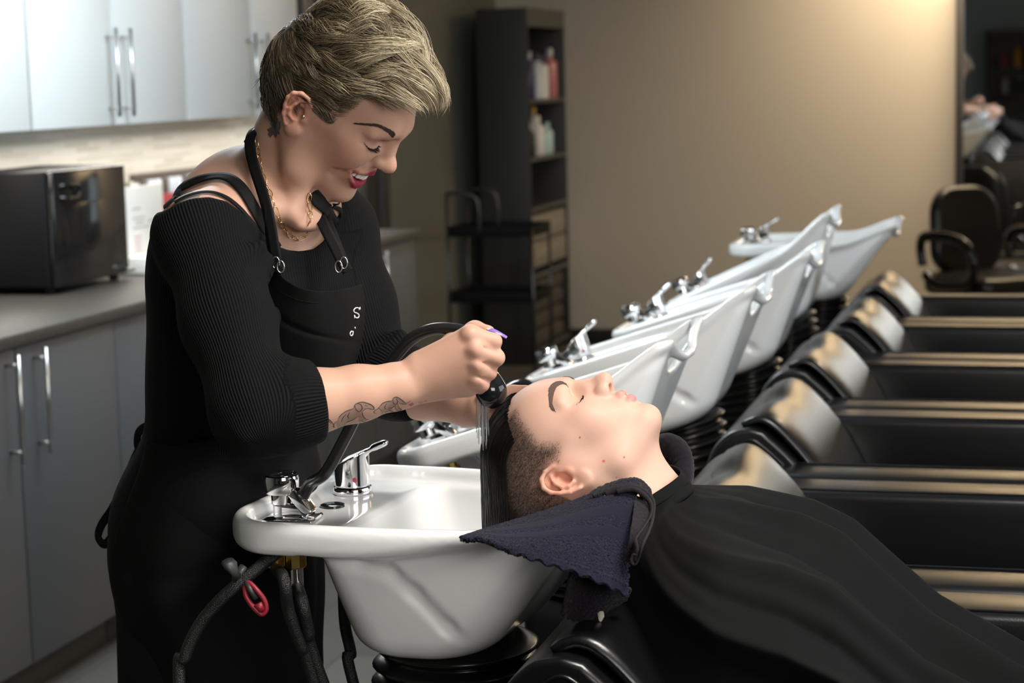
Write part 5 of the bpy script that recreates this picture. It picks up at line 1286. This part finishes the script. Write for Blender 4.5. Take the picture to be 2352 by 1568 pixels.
def ribbon(name, pts, w_, m, parent, bv=None, off=.002, n=10, thick=.0012, face=None):
    """flat strap along pixel-read points with depth, pulled onto a surface when bv is given; w_ its width"""
    if bv is not None:
        pp = []
        for (x, y) in pts:
            d = ray(x, y).normalized(); h_ = bv.ray_cast(CAMP, d)
            if h_[0] is None: h_ = bv.find_nearest(RD(x, y, 2.55))
            nn = h_[1] if h_[1].dot(d) < 0 else -h_[1]; pp.append((h_[0], nn))
        C = catmull([p[0] for p in pp], n); Nn = catmull([p[1] for p in pp], n)
    else:
        C = catmull([RD(*p) for p in pts], n); Nn = [-_h]*len(C) if face is None else [Vector(face)]*len(C)
    Gr = np.zeros((len(C), 5, 3)); N = len(C)
    ws = w_ if callable(w_) else (lambda t: w_)
    for i, p in enumerate(C):
        t = (C[min(i+1, N-1)]-C[max(i-1, 0)]).normalized(); nn = Nn[i]; s_ = t.cross(nn).normalized(); nn = s_.cross(t).normalized()
        for j in range(5):
            o = (j/4-.5)*ws(i/(N-1)); q = p+s_*o+nn*off
            if bv is not None:
                h2_ = bv.find_nearest(q); 
                if h2_[0] is not None:
                    n2 = h2_[1]; q2 = h2_[0]+(n2 if n2.dot(nn) > 0 else -n2)*off; q = q.lerp(q2, .8)
            Gr[i, j] = (q.x, q.y, q.z)
    return grid_obj(name, Gr, m, parent, thick=thick)
M_strap = mat('black_strap', (.004, .004, .0045), .7, spec=.2, bump='noise', bscale=900, bstr=.2)
sw_parent = swt
# sweater straps over the bare shoulder, and their twins on the far side
ribbon('shoulder_strap', [(393, 476), (412, 448), (440, 425), (478, 413), (520, 412), (550, 432), (580, 480), (606, 528), (632, 572)], .0165, M_strap, sw_parent, BV_S, .0035)
ribbon('thin_strap', [(404, 470), (440, 452), (480, 446), (515, 456), (545, 478), (572, 508), (595, 540), (612, 565)], .0055, M_strap, sw_parent, BV_S, .003)
ribbon('shoulder_strap', [(716, 442), (738, 470), (752, 500), (765, 530)], .024, M_strap, sw_parent, BV_S, .0035)
ribbon('thin_strap', [(770, 462), (775, 480), (778, 500)], .0060, M_strap, sw_parent, BV_S, .003)
# apron neck loop
ribbon('apron_strap', [(600, 292, 2.600), (583, 305, 2.575), (576, 335, 2.555), (585, 380, 2.535), (601, 430, 2.515), (613, 470, 2.500), (624, 520, 2.490), (632, 570, 2.482), (637, 606, 2.478)], .0150, M_strap, stylist, None, face=(-.1, -1, .25))
ribbon('apron_strap', [(607, 440, 2.512), (616, 480, 2.498), (620, 540, 2.490), (628, 590, 2.482), (645, 625, 2.470)], .0105, M_strap, stylist, None, face=(.2, -1, .25))
ribbon('apron_strap', [(712, 438, 2.60), (726, 475, 2.57), (745, 520, 2.545), (768, 565, 2.535), (785, 600, 2.53), (800, 625, 2.52)], .0145, M_strap, stylist, None, face=(.3, -1, .3))
ribbon('apron_strap', [(722, 440, 2.61), (740, 480, 2.585), (762, 530, 2.562), (782, 580, 2.545), (792, 602, 2.535)], .0110, M_strap, stylist, None, face=(.5, -1, .3))
bm = bmesh.new(); add_tube(bm, [RD(567, 330, 2.57), RD(583, 308, 2.575), RD(598, 293, 2.59)], .0052, 10); bm_obj('strap_slider', bm, M_blackgloss, stylist)
for (x, y, D) in ((634, 603, 2.474), (645, 612, 2.468), (790, 603, 2.522), (778, 612, 2.52)):
    bm = bmesh.new(); c = RD(x, y, D); add_tube(bm, [c+_r*.0045*math.cos(a)+Vector((0, 0, .0075*math.sin(a)))-_h*.002 for a in [k*math.pi/6 for k in range(13)]], .0009, 6, False); bm_obj('strap_ring', bm, M_steel, stylist)
# waist ties hanging behind
ribbon('apron_tie', [(362, 975, 2.66), (340, 978, 2.68), (322, 992, 2.70), (318, 1018, 2.71), (325, 1040, 2.71)], .012, M_strap, stylist, face=(-.3, -1, 0))
ribbon('apron_tie', [(345, 1000, 2.68), (318, 1040, 2.70), (292, 1100, 2.71), (262, 1165, 2.72), (236, 1205, 2.72), (229, 1232, 2.72), (243, 1248, 2.71), (262, 1228, 2.70), (300, 1150, 2.69)], .013, M_strap, stylist, face=(-.3, -1, 0))
# ---- lettering on the bib
M_print_w = mat('white_print', (.75, .75, .75), .6)
def strokes(name, lines, w_, m, parent, bv, off=.0008, taper=True):
    bm = bmesh.new(); out = 0
    for ln in lines:
        pts = []
        for (x, y) in ln:
            d = ray(x, y).normalized(); h_ = bv.ray_cast(CAMP, d)
            if h_[0] is None: continue
            pts.append(h_[0]+(h_[1] if h_[1].dot(d) < 0 else -h_[1])*off)
        if len(pts) < 2: continue
        c = catmull(pts, 4) if len(pts) > 2 else pts; n = len(c)
        add_tube(bm, c, [w_*(.55+.45*math.sin(math.pi*min(1, max(0, i/(n-1))))) if taper else w_ for i in range(n)], 5, True)
    return bm_obj(name, bm, m, parent, True)
def c2(pts): return [(700+x/4.355, 700+y/4.355) for x, y in pts]
strokes('printed_letters', [c2(l) for l in [[(538, 50), (530, 30), (505, 30), (485, 50), (488, 72), (515, 82), (534, 98), (532, 122), (512, 130), (495, 118)], [(492, 100), (492, 135)], [(538, 28), (538, 52)], [(546, 22), (549, 45)],
    [(475, 268), (462, 262), (448, 280), (450, 302), (464, 306), (476, 290)], [(478, 262), (474, 300)], [(496, 222), (498, 236)]]], .00085, M_print_w, bib, BV_B, taper=False)
strokes('printed_script', [c2(l) for l in [[(96, 688), (104, 680), (102, 692), (112, 684), (116, 692)], [(140, 680), (150, 672), (150, 688), (162, 682)], [(175, 672), (186, 666), (182, 680), (196, 674)], [(205, 668), (212, 660), (214, 674)], [(228, 668), (240, 662), (234, 690)], [(252, 664), (262, 650)]]], .0006, M_print_w, bib, BV_B, taper=False)
# ---- tattoo lines on the forearm
M_ink = mat('tattoo_ink', (.03, .027, .03), .6); M_inkr = mat('tattoo_red_ink', (.42, .10, .13), .6)
TL = [[(330, 1270), (318, 1190), (345, 1120), (400, 1070), (460, 1045), (490, 1035)], [(490, 1035), (500, 1000), (530, 980), (575, 970), (620, 980), (660, 995), (690, 1020), (692, 1042), (665, 1042), (640, 1035), (605, 1040), (580, 1062)],
    [(500, 1000), (512, 1040), (540, 1065), (562, 1055), (575, 1030), (560, 995), (525, 985)], [(575, 1070), (585, 1110), (610, 1140), (640, 1145)], [(620, 1150), (590, 1165), (572, 1160), (556, 1115)], [(540, 1110), (548, 1160), (535, 1200)], [(525, 1120), (480, 1150), (430, 1170), (395, 1195)],
    [(392, 1190), (420, 1212), (465, 1225), (430, 1230), (385, 1218)], [(380, 1210), (352, 1250), (330, 1270)], [(330, 1160), (305, 1175), (288, 1210), (300, 1225), (278, 1215)], [(420, 1085), (380, 1130), (370, 1170)], [(450, 1075), (430, 1110), (445, 1140)], [(600, 1000), (630, 1010)],
    [(200, 1302), (260, 1285), (330, 1275), (400, 1262), (470, 1240), (540, 1212), (600, 1190), (655, 1165), (720, 1135), (800, 1105), (870, 1085), (940, 1062)],
    [(765, 1112), (766, 1060), (740, 1030), (728, 1042), (705, 1050), (690, 1075), (712, 1082)], [(740, 1030), (775, 985), (820, 965), (870, 960)], [(870, 960), (888, 930), (920, 920), (950, 935), (985, 960), (1010, 982), (1040, 975), (1055, 955)], [(1020, 990), (985, 992), (950, 985)],
    [(885, 945), (888, 980), (912, 995), (930, 965), (915, 935)], [(930, 990), (945, 1030), (970, 1045), (930, 1055), (908, 1035), (905, 1000)], [(905, 1010), (870, 1030), (840, 1032)], [(840, 1040), (862, 1062), (890, 1062)], [(840, 1060), (800, 1078), (770, 1112)], [(820, 985), (800, 1020), (815, 1040)],
    [(140, 1095), (170, 1100), (210, 1125), (250, 1150), (276, 1180), (290, 1205), (278, 1218)], [(135, 1150), (165, 1140), (200, 1150), (240, 1165), (265, 1188)], [(140, 1160), (145, 1200), (138, 1240)], [(130, 1250), (160, 1250), (185, 1290), (150, 1310), (125, 1300)]]
strokes('tattoo', [c2(l) for l in TL], .00052, M_ink, stylist, BV_S, .0000)
strokes('tattoo', [c2(l) for l in [[(1130, 1000), (1140, 975), (1175, 968), (1160, 985), (1135, 985)], [(1180, 975), (1205, 958), (1222, 962), (1200, 975)]]], .00035, M_inkr, stylist, BV_S, .0000)
# ---- necklace of long gold links
M_gold = mat('gold', (.80, .56, .26), .22, 1)
neckl = thing('necklace', (0, 0, 0), 'thin gold chain necklace of long links round the hairdresser neck', 'necklace'); 
npx = [(595, 322), (598, 345), (602, 395), (612, 432), (624, 462), (638, 495), (652, 523), (672, 543), (696, 540), (708, 512), (709, 484), (704, 460), (705, 443)]
pp = []
for (x, y) in npx:
    d = ray(x, y).normalized(); h_ = BV_S.ray_cast(CAMP, d); nn = h_[1] if h_[1].dot(d) < 0 else -h_[1]; pp.append((h_[0], nn))
C = catmull([p[0] for p in pp], 10); Nn = catmull([p[1] for p in pp], 10); cum = [0]
for a, b in zip(C, C[1:]): cum.append(cum[-1]+(b-a).length)
s_ = .004; k_ = 0
while s_ < cum[-1]-.004:
    i = max(j for j in range(len(cum)) if cum[j] <= s_); c = C[i]; t = (C[min(i+2, len(C)-1)]-C[max(i-2, 0)]).normalized(); nn = Nn[i].normalized(); sd = t.cross(nn).normalized()
    if k_ % 2: sd = (sd*.55+nn*.8).normalized()
    bm = bmesh.new(); L2 = .0075 if k_ % 2 == 0 else .0062
    ring = [c+nn*.0042+t*L2*math.cos(a)+sd*.0030*math.sin(a)*(1 if abs(math.cos(a)) < .9 else 1) for a in [q*math.pi/9 for q in range(19)]]
    add_tube(bm, ring, .00058, 6, False); bm_obj('link', bm, M_gold, neckl, True); s_ += .0125; k_ += 1
# ---- face details
me_l = body.data.copy(); me_l.transform(HMi); BVh = BVHTree.FromPolygons([v.co.copy() for v in me_l.vertices], [tuple(p.vertices) for p in me_l.polygons]); bpy.data.meshes.remove(me_l)
M_browS = mat('brow_hair_dark', (.040, .022, .018), .6)
for s in (-1, 1):
    bm = bmesh.new(); brow_hairs(bm, s, [(.0835, .0230, .0105), (.078, .033, .0130), (.068, .044, .0130), (.058, .051, .0070), (.048, .057, -.0005)], 650, .0022, .0050, .00022, 25+s, BVh); bm.transform(HM); bm_obj('eyebrow', bm, M_browS, stylist, True)
    bm = bmesh.new(); lash_fan(bm, s, -.0095, 70, .0095, -.35, .9, .00045, 31+s); warp_bm(bm); bm.transform(HM); bm_obj('eyelashes', bm, M_lash, stylist, True)
# upper and lower teeth on the arch behind the lips
arch = lambda u: Vector((.0880-.0140*(abs(u)/.0265)**2.1, u, 0))
th_ = []
u = -.0245
ws = [.0052, .0058, .0062, .0060, .0068, .0068, .0060, .0062, .0058, .0052]
u = -sum(ws)/2
for k, w_ in enumerate(ws):
    c = u+w_/2; u += w_; p = arch(c); q = arch(c+.001)-arch(c-.001); a = math.atan2(q.y, q.x)-math.pi/2
    h_ = {0: .0080, 1: .0095, 2: .0108, 3: .0112, 4: .0122}[min(k, 9-k)]
    bm = bmesh.new(); add_box(bm, -.0022, .0018, -w_/2+.0001, w_/2-.0001, -h_, .002, .0014, 3, Matrix.Translation((p.x, p.y, -.0628-.0010*(abs(c)/.0265)**2)) @ Matrix.Rotation(a, 4, 'Z'))
    warp_bm(bm); bm.transform(HM); bm_obj('tooth', bm, M_tooth, stylist, True)
bm = bmesh.new(); add_lathe(bm, [(0, 0), (.0022, 0), (.0022, .0012), (0, .002)], 14, axis_mtx(Vector(HL(BV_S.ray_cast(CAMP, ray(697, 268).normalized())[0])), (.2, -1, .1))); bm.transform(HM); bm_obj('ear_stud', bm, M_steel, stylist, True)
# thumb nail, long and violet
M_nail = mat('violet_nail', (.26, .16, .50), .15, coat=.6)
c = catmull([D_(1325, 215, 2.414), D_(1400, 215, 2.410), D_(1500, 262, 2.408), D_(1598, 322, 2.408)], 8); Gn = np.zeros((len(c), 9, 3))
for i, p in enumerate(c):
    t = i/(len(c)-1); w_ = .0052*(1-.55*t**2.2)*(min(1, .4+t*4)); tt = (c[min(i+1, len(c)-1)]-c[max(i-1, 0)]).normalized(); sd = tt.cross(Vector((.25, -.1, .95))).normalized(); up_ = sd.cross(tt).normalized()
    for j in range(9): a = -1+j/4; q = p+sd*w_*a+up_*(-.0022*a*a*1.0); Gn[i, j] = (q.x, q.y, q.z)
grid_obj('thumb_nail', Gn, M_nail, stylist, thick=.0007)
# ---- hair: thousands of strands in tousled locks, dark roots to pale ends
def np_tubes(name, P, Rr, C, m, parent, k=3):
    """P[n,s,3] paths, Rr[n,s] radii, C[n,s,3] colours -> one mesh"""
    n, s, _ = P.shape; T = np.gradient(P, axis=1); T /= np.maximum(np.linalg.norm(T, axis=2, keepdims=True), 1e-9)
    ref = np.array([.3, .2, .93]); A = np.cross(T, ref); A /= np.maximum(np.linalg.norm(A, axis=2, keepdims=True), 1e-9); B = np.cross(T, A)
    an = 2*math.pi*np.arange(k)/k
    V = P[:, :, None, :]+Rr[:, :, None, None]*(A[:, :, None, :]*np.cos(an)[None, None, :, None]+B[:, :, None, :]*np.sin(an)[None, None, :, None])
    idx = np.arange(n*s*k).reshape(n, s, k); a = idx[:, :-1]; b = idx[:, 1:]; a2 = np.roll(a, -1, 2); b2 = np.roll(b, -1, 2)
    Fc = np.stack([a, a2, b2, b], -1).reshape(-1, 4); me = np_mesh(name, V.reshape(-1, 3), Fc)
    ca = me.color_attributes.new('col', 'FLOAT_COLOR', 'POINT'); cc = np.repeat(C[:, :, None, :], k, 2).reshape(-1, 3); ca.data.foreach_set('color', np.hstack([cc, np.ones((len(cc), 1))]).ravel().astype(np.float32))
    return link(name, me, m, parent)
M_hairS = mat('blond_hair', (.3, .24, .14), .38, vcol='col', spec=.5)
rn = np.random.RandomState(12)
EC = np.array([-.010, 0, -.008]); ER = np.array([.0975, .0765, .0955])
def hair_region(u):
    x, y, z = u.T*ER[:, None]; ay = np.abs(y)
    front = .056-.10*np.maximum(ay-.035, 0)/.04*.18
    top = (z > .020) & (x < front+.012*(z < .06))
    side = (z > -.012-.0*ay) & (x < .034) & (ay > .03)
    burn = (x > .004) & (x < .022) & (z > -.040) & (ay > .055)
    nape = (x < -.018) & (z > -.092-.35*(x+.02))
    return top | side | (nape)
NC = 230; CL = []
while len(CL) < NC:
    q = rn.randn(3); q /= np.linalg.norm(q)
    if hair_region(q[None])[0]: CL.append(q)
CL = np.array(CL)
NS = 11000; U = rn.randn(NS*7, 3); U /= np.linalg.norm(U, axis=1, keepdims=True); U = U[hair_region(U)]; U = U[U[:, 1]*ER[1] < .05+rn.rand(len(U))*.04][:NS]; NS = len(U)
ci = np.argmax(U@CL.T, axis=1); S = 20
z0 = U[:, 2]*ER[2]; x0 = U[:, 0]*ER[0]; y0 = U[:, 1]*ER[1]
topw = sstep(.005, .050, z0+.25*x0); napew = sstep(-.005, -.04, z0)*sstep(.0, -.03, x0)
clr = rn.RandomState(5) if False else np.random.RandomState(5)
cph = clr.rand(NC)*6.28; cam_ = clr.rand(NC)*.8+.5; cbr = clr.rand(NC); clen = clr.rand(NC)*.6+.6; cyaw = clr.randn(NC)*.34
Ln = (.022+.066*topw+.022*(1-topw)*(1-napew))*clen[ci]*(.85+.3*rn.rand(NS)); Ln = np.where(napew > .5, .016+.008*rn.rand(NS), Ln)
Ln = np.where((x0 > -.005) & (z0 < .0), Ln*.55, Ln)
vol = (.006+.024*topw)*(.55+.6*rn.rand(NS))*(.75+.5*cbr[ci])
P = np.zeros((NS, S, 3)); u = U.copy(); step = (Ln/(S-1))
WD = lambda a, b, c: HR.T @ (a*np.array(_r)-b*np.array(_h)+c*np.array(_u))       # right, towards the viewer, up
wtop, wside, wback, wnape, wfr = WD(1, .12, -.12), WD(.80, .05, -.62), WD(.45, .1, -.85), WD(-.05, 0, -1), WD(.75, .05, -.62)
def mixv(a, b, w): return a*(1-w[:, None])+b*w[:, None]
comb = mixv(np.tile(wtop, (NS, 1)), wside, 1-topw); comb = mixv(comb, wback, sstep(-.045, -.085, x0)*.8); comb = mixv(comb, wnape, napew)
comb += cyaw[ci][:, None]*np.cross(np.tile(wtop, (NS, 1)), U)*.9
comb[:, 1] += np.where(y0 > .02, .45, 0)
bb = .0045*sstep(.0, -.05, x0)
for k in range(S):
    t = k/(S-1)
    h_ = vol*np.sin(np.minimum(1, t*1.5+.08)*math.pi/2)*(1-.35*t**3)+.0005+bb
    wave = cam_[ci]*.0060*(.3+.7*topw)*(1-napew)*np.sin(t*7.5+cph[ci])*t+.0012*np.sin(t*13+cph[ci]*2)*t
    nrm = u/ER; nrm /= np.linalg.norm(nrm, axis=1, keepdims=True)
    frontdrop = comb.copy(); xk = u[:, 0]*ER[0]
    fd = sstep(.035, .070, xk)[:, None]*(1-napew)[:, None]; frontdrop = frontdrop*(1-fd)+wfr*fd
    # the fringe lifts off the brow before it falls
    tg = frontdrop-nrm*np.sum(frontdrop*nrm, axis=1, keepdims=True); tg /= np.maximum(np.linalg.norm(tg, axis=1, keepdims=True), 1e-6)
    sd = np.cross(nrm, tg)
    P[:, k] = EC+u*ER+nrm*(h_+.012*sstep(.040, .075, xk)*topw*sstep(.0, .05, u[:, 2]*ER[2])+wave*.5)[:, None]+sd*wave[:, None]
    u = u*ER+tg*step[:, None]; u = u/ER; u /= np.linalg.norm(u, axis=1, keepdims=True)
# locks: pull strands of one lock together towards their ends
t_ = np.linspace(0, 1, S)[None, :, None]
for c in range(NC):
    m = np.where(ci == c)[0]
    if len(m) < 3: continue
    ctr = P[m].mean(0, keepdims=True); P[m] = P[m]+(ctr-P[m])*(.68*t_**1.3)*(1-napew[m])[:, None, None]
P += rn.randn(NS, 1, 3)*.0006*t_
fly = rn.rand(NS) < .03; P[fly] += (rn.randn(fly.sum(), 1, 3)*.006)*t_**2
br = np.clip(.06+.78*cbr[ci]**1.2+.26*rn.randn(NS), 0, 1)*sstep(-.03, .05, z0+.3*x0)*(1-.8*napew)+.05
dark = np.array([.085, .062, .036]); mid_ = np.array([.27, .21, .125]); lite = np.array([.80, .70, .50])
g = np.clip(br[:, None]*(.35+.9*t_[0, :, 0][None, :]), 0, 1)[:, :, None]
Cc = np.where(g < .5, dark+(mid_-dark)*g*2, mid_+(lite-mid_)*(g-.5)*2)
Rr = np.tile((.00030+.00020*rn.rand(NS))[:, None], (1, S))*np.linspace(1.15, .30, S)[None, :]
lim = .040+.014*rn.rand(NS)[:, None]; lim2 = .046+.010*rn.rand(NS)[:, None]
over = ((P[:, :, 0] > .040) & (P[:, :, 2] < lim)) | ((P[:, :, 0] > lim2) & (P[:, :, 2] < .034))
over |= (P[:, :, 0] > .080) & (P[:, :, 2] < .058+.014*rn.rand(NS)[:, None])
over |= (P[:, :, 2] < -.024-.02*rn.rand(NS)[:, None]) & (P[:, :, 0] > -.008) & (P[:, :, 0] < .05) & (np.abs(P[:, :, 1]) > .05)
first = np.where(over.any(1), over.argmax(1), S); kk = np.arange(S)[None, :]
Rr = Rr*np.clip((first[:, None]-kk)/4., 0, 1)
hold = np.minimum(kk, np.maximum(first[:, None]-1, 0)); P = np.take_along_axis(P, np.repeat(hold[:, :, None], 3, 2), 1)+rn.randn(NS, S, 3)*1e-6
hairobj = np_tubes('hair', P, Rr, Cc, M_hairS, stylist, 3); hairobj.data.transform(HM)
# under-layer so no scalp shows through
Fh = Field((-.12, -.10, -.11), (.10, .10, .11), .0026)
Fh.ell(EC, ER+.0012); Fh.ell((-.045, 0, -.010), (.064, .0735, .074), .02)
Fh.region((-.12, -.1, -.11), (.10, .10, .11), lambda X, Y, Z: smax(smax(X-.054-.0*Y, -(Z-.012)*1.0-(.030-X)*0, .01)*1.0, 0*X-1, .001)+0*Y, .006, 'i') if False else None
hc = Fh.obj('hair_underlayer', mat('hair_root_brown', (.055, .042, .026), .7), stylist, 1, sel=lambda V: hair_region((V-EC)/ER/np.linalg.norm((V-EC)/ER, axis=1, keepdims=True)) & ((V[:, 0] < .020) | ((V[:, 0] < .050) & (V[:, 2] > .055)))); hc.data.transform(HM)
# ============================================================ SPRAYER IN THE HAND, HOSES, WATER
hd = RD(1131, 893, 2.432); ht = RD(1066, 764, 2.437); z = (hd-ht).normalized(); spr_dir = (Vector((.10, .05, -1))).normalized()
x = (spr_dir-z*spr_dir.dot(z)); x = x.normalized(); y = z.cross(x)
m4 = Matrix(((x.x, y.x, z.x, 0), (x.y, y.y, z.y, 0), (x.z, y.z, z.z, 0), (0, 0, 0, 1))); m4.translation = hd-z*.112*.78-x*.004; m4 = m4 @ Matrix.Scale(.78, 4)
sp = sprayer(m4, 'glossy black hand sprayer in the hairdresser fist above the client hair', 'hand sprayers of the basins')
s0 = basin_pt(0, (.101, -.095, .030))
hose = catmull([basin_pt(0, (.085, -.095, .006)), s0, RD(748, 1085, 2.49), RD(790, 1010, 2.485), RD(830, 932, 2.478), RD(868, 870, 2.475), RD(905, 822, 2.47), RD(945, 778, 2.46), RD(990, 757, 2.45), RD(1035, 755, 2.443), m4.translation+z*.012, m4.translation+z*.03], 12)
tag(tube('rubber_hose', hose, .0078, M_rubber, None, 14), 'black rubber hose running from the nearest basin valve to the hand sprayer', 'hose')
bm = bmesh.new(); rnd = random.Random(8)
fc = m4 @ Vector((.0245, 0, .112))
for k in range(26):
    a = rnd.uniform(0, 6.28); r = .016*math.sqrt(rnd.random()); p = fc+y*r*math.cos(a)+z*r*math.sin(a); v = (Vector((-.02, 0, -1))+y*r*math.cos(a)*2+z*r*math.sin(a)*2).normalized()
    q = [p+v*t*.060 for t in (0, .25, .5, .75, 1.0)]
    q = [q[0]]+[w_+Vector((rnd.uniform(-1, 1), 0, 0))*.0004 for w_ in q[1:]]; add_tube(bm, q, [.0006, .00055, .0005, .0005, .0004], 5, False)
M_water = mat('water_streams', (.85, .87, .9), .05, trans=.85, spec=.8)
wt = bm_obj('water_spray', bm, M_water, None, True); tag(wt, 'thin jets of water falling from the hand sprayer onto dark hair', 'water', kind='stuff')
# supply hoses under the nearest basin, clips on the cable
M_braid = mat('black_braided_hose', (.012, .012, .013), .35, bump='voronoi', bscale=900, bstr=.8)
n1 = basin_pt(0, (.063, -.130, -.074)); n2 = basin_pt(0, (.091, -.125, -.098))
for pts, lab in (([n1, RD(652, 1330, 2.40), RD(662, 1400, 2.41), RD(690, 1480, 2.43), RD(722, 1570, 2.45), Vector((-.86, 2.38, .40)), Vector((-.80, 2.40, .02))], 'black braided supply hose hanging from the left brass nut under the nearest basin'),
                 ([n2, RD(694, 1380, 2.42), RD(708, 1450, 2.43), RD(732, 1540, 2.45), Vector((-.82, 2.40, .40)), Vector((-.77, 2.44, .02))], 'black braided supply hose hanging from the right brass nut under the nearest basin'),
                 ([RD(788, 1330, 2.60), RD(792, 1430, 2.60), RD(806, 1500, 2.60), RD(812, 1570, 2.60), Vector((-.86, 2.58, .3)), Vector((-.86, 2.58, .02))], 'black hose hanging behind the bowl of the nearest basin'),
                 ([RD(645, 1262, 2.46), RD(610, 1290, 2.44), RD(560, 1330, 2.41), RD(505, 1378, 2.40), RD(455, 1440, 2.40), RD(424, 1510, 2.40), RD(412, 1580, 2.40), Vector((-1.02, 2.16, .4)), Vector((-1.0, 2.2, .02))], 'black cable curving down in front of the apron from under the nearest basin')):
    tag(tube('supply_hose', catmull(pts, 9), .0078, M_braid, None, 12), lab, 'hose')
M_greyp = mat('grey_plastic', (.035, .038, .036), .45); M_redp = mat('red_plastic', (.26, .012, .025), .45)
t = thing('grey_clip', (0, 0, 0), 'grey plastic clip pinched on the black cable before the apron', 'clip')
bm = bmesh.new(); add_tube(bm, [RD(522, 1288, 2.37), RD(530, 1298, 2.365), RD(538, 1312, 2.365), RD(545, 1324, 2.37)], [.009, .010, .006, .006], 14, True, flat=(1, .6)); bm_obj('clip_lever', bm, M_greyp, t)
bm = bmesh.new(); add_tube(bm, [RD(560, 1300, 2.385), RD(548, 1316, 2.38), RD(538, 1330, 2.385)], [.006, .007, .005], 12, True, flat=(1, .7)); bm_obj('clip_jaw', bm, M_greyp, t)
t = thing('red_clip', (0, 0, 0), 'red plastic clip with grey blade hanging from the black cable', 'clip')
bm = bmesh.new(); rg = [RD(562, 1345, 2.385), RD(565, 1368, 2.38), RD(580, 1392, 2.38), RD(600, 1410, 2.38), RD(611, 1400, 2.38), RD(607, 1378, 2.38), RD(590, 1355, 2.38), RD(572, 1338, 2.385), RD(562, 1345, 2.385)]
add_tube(bm, catmull(rg, 5), .0032, 10, False); add_tube(bm, [RD(592, 1385, 2.38), RD(602, 1402, 2.38)], [.006, .005], 10); bm_obj('frame', bm, M_redp, t)
bm = bmesh.new(); add_tube(bm, [RD(566, 1334, 2.385), RD(576, 1352, 2.38), RD(590, 1374, 2.38)], [.0045, .006, .005], 4, True, flat=(1, .4)); bm_obj('blade', bm, M_greyp, t)
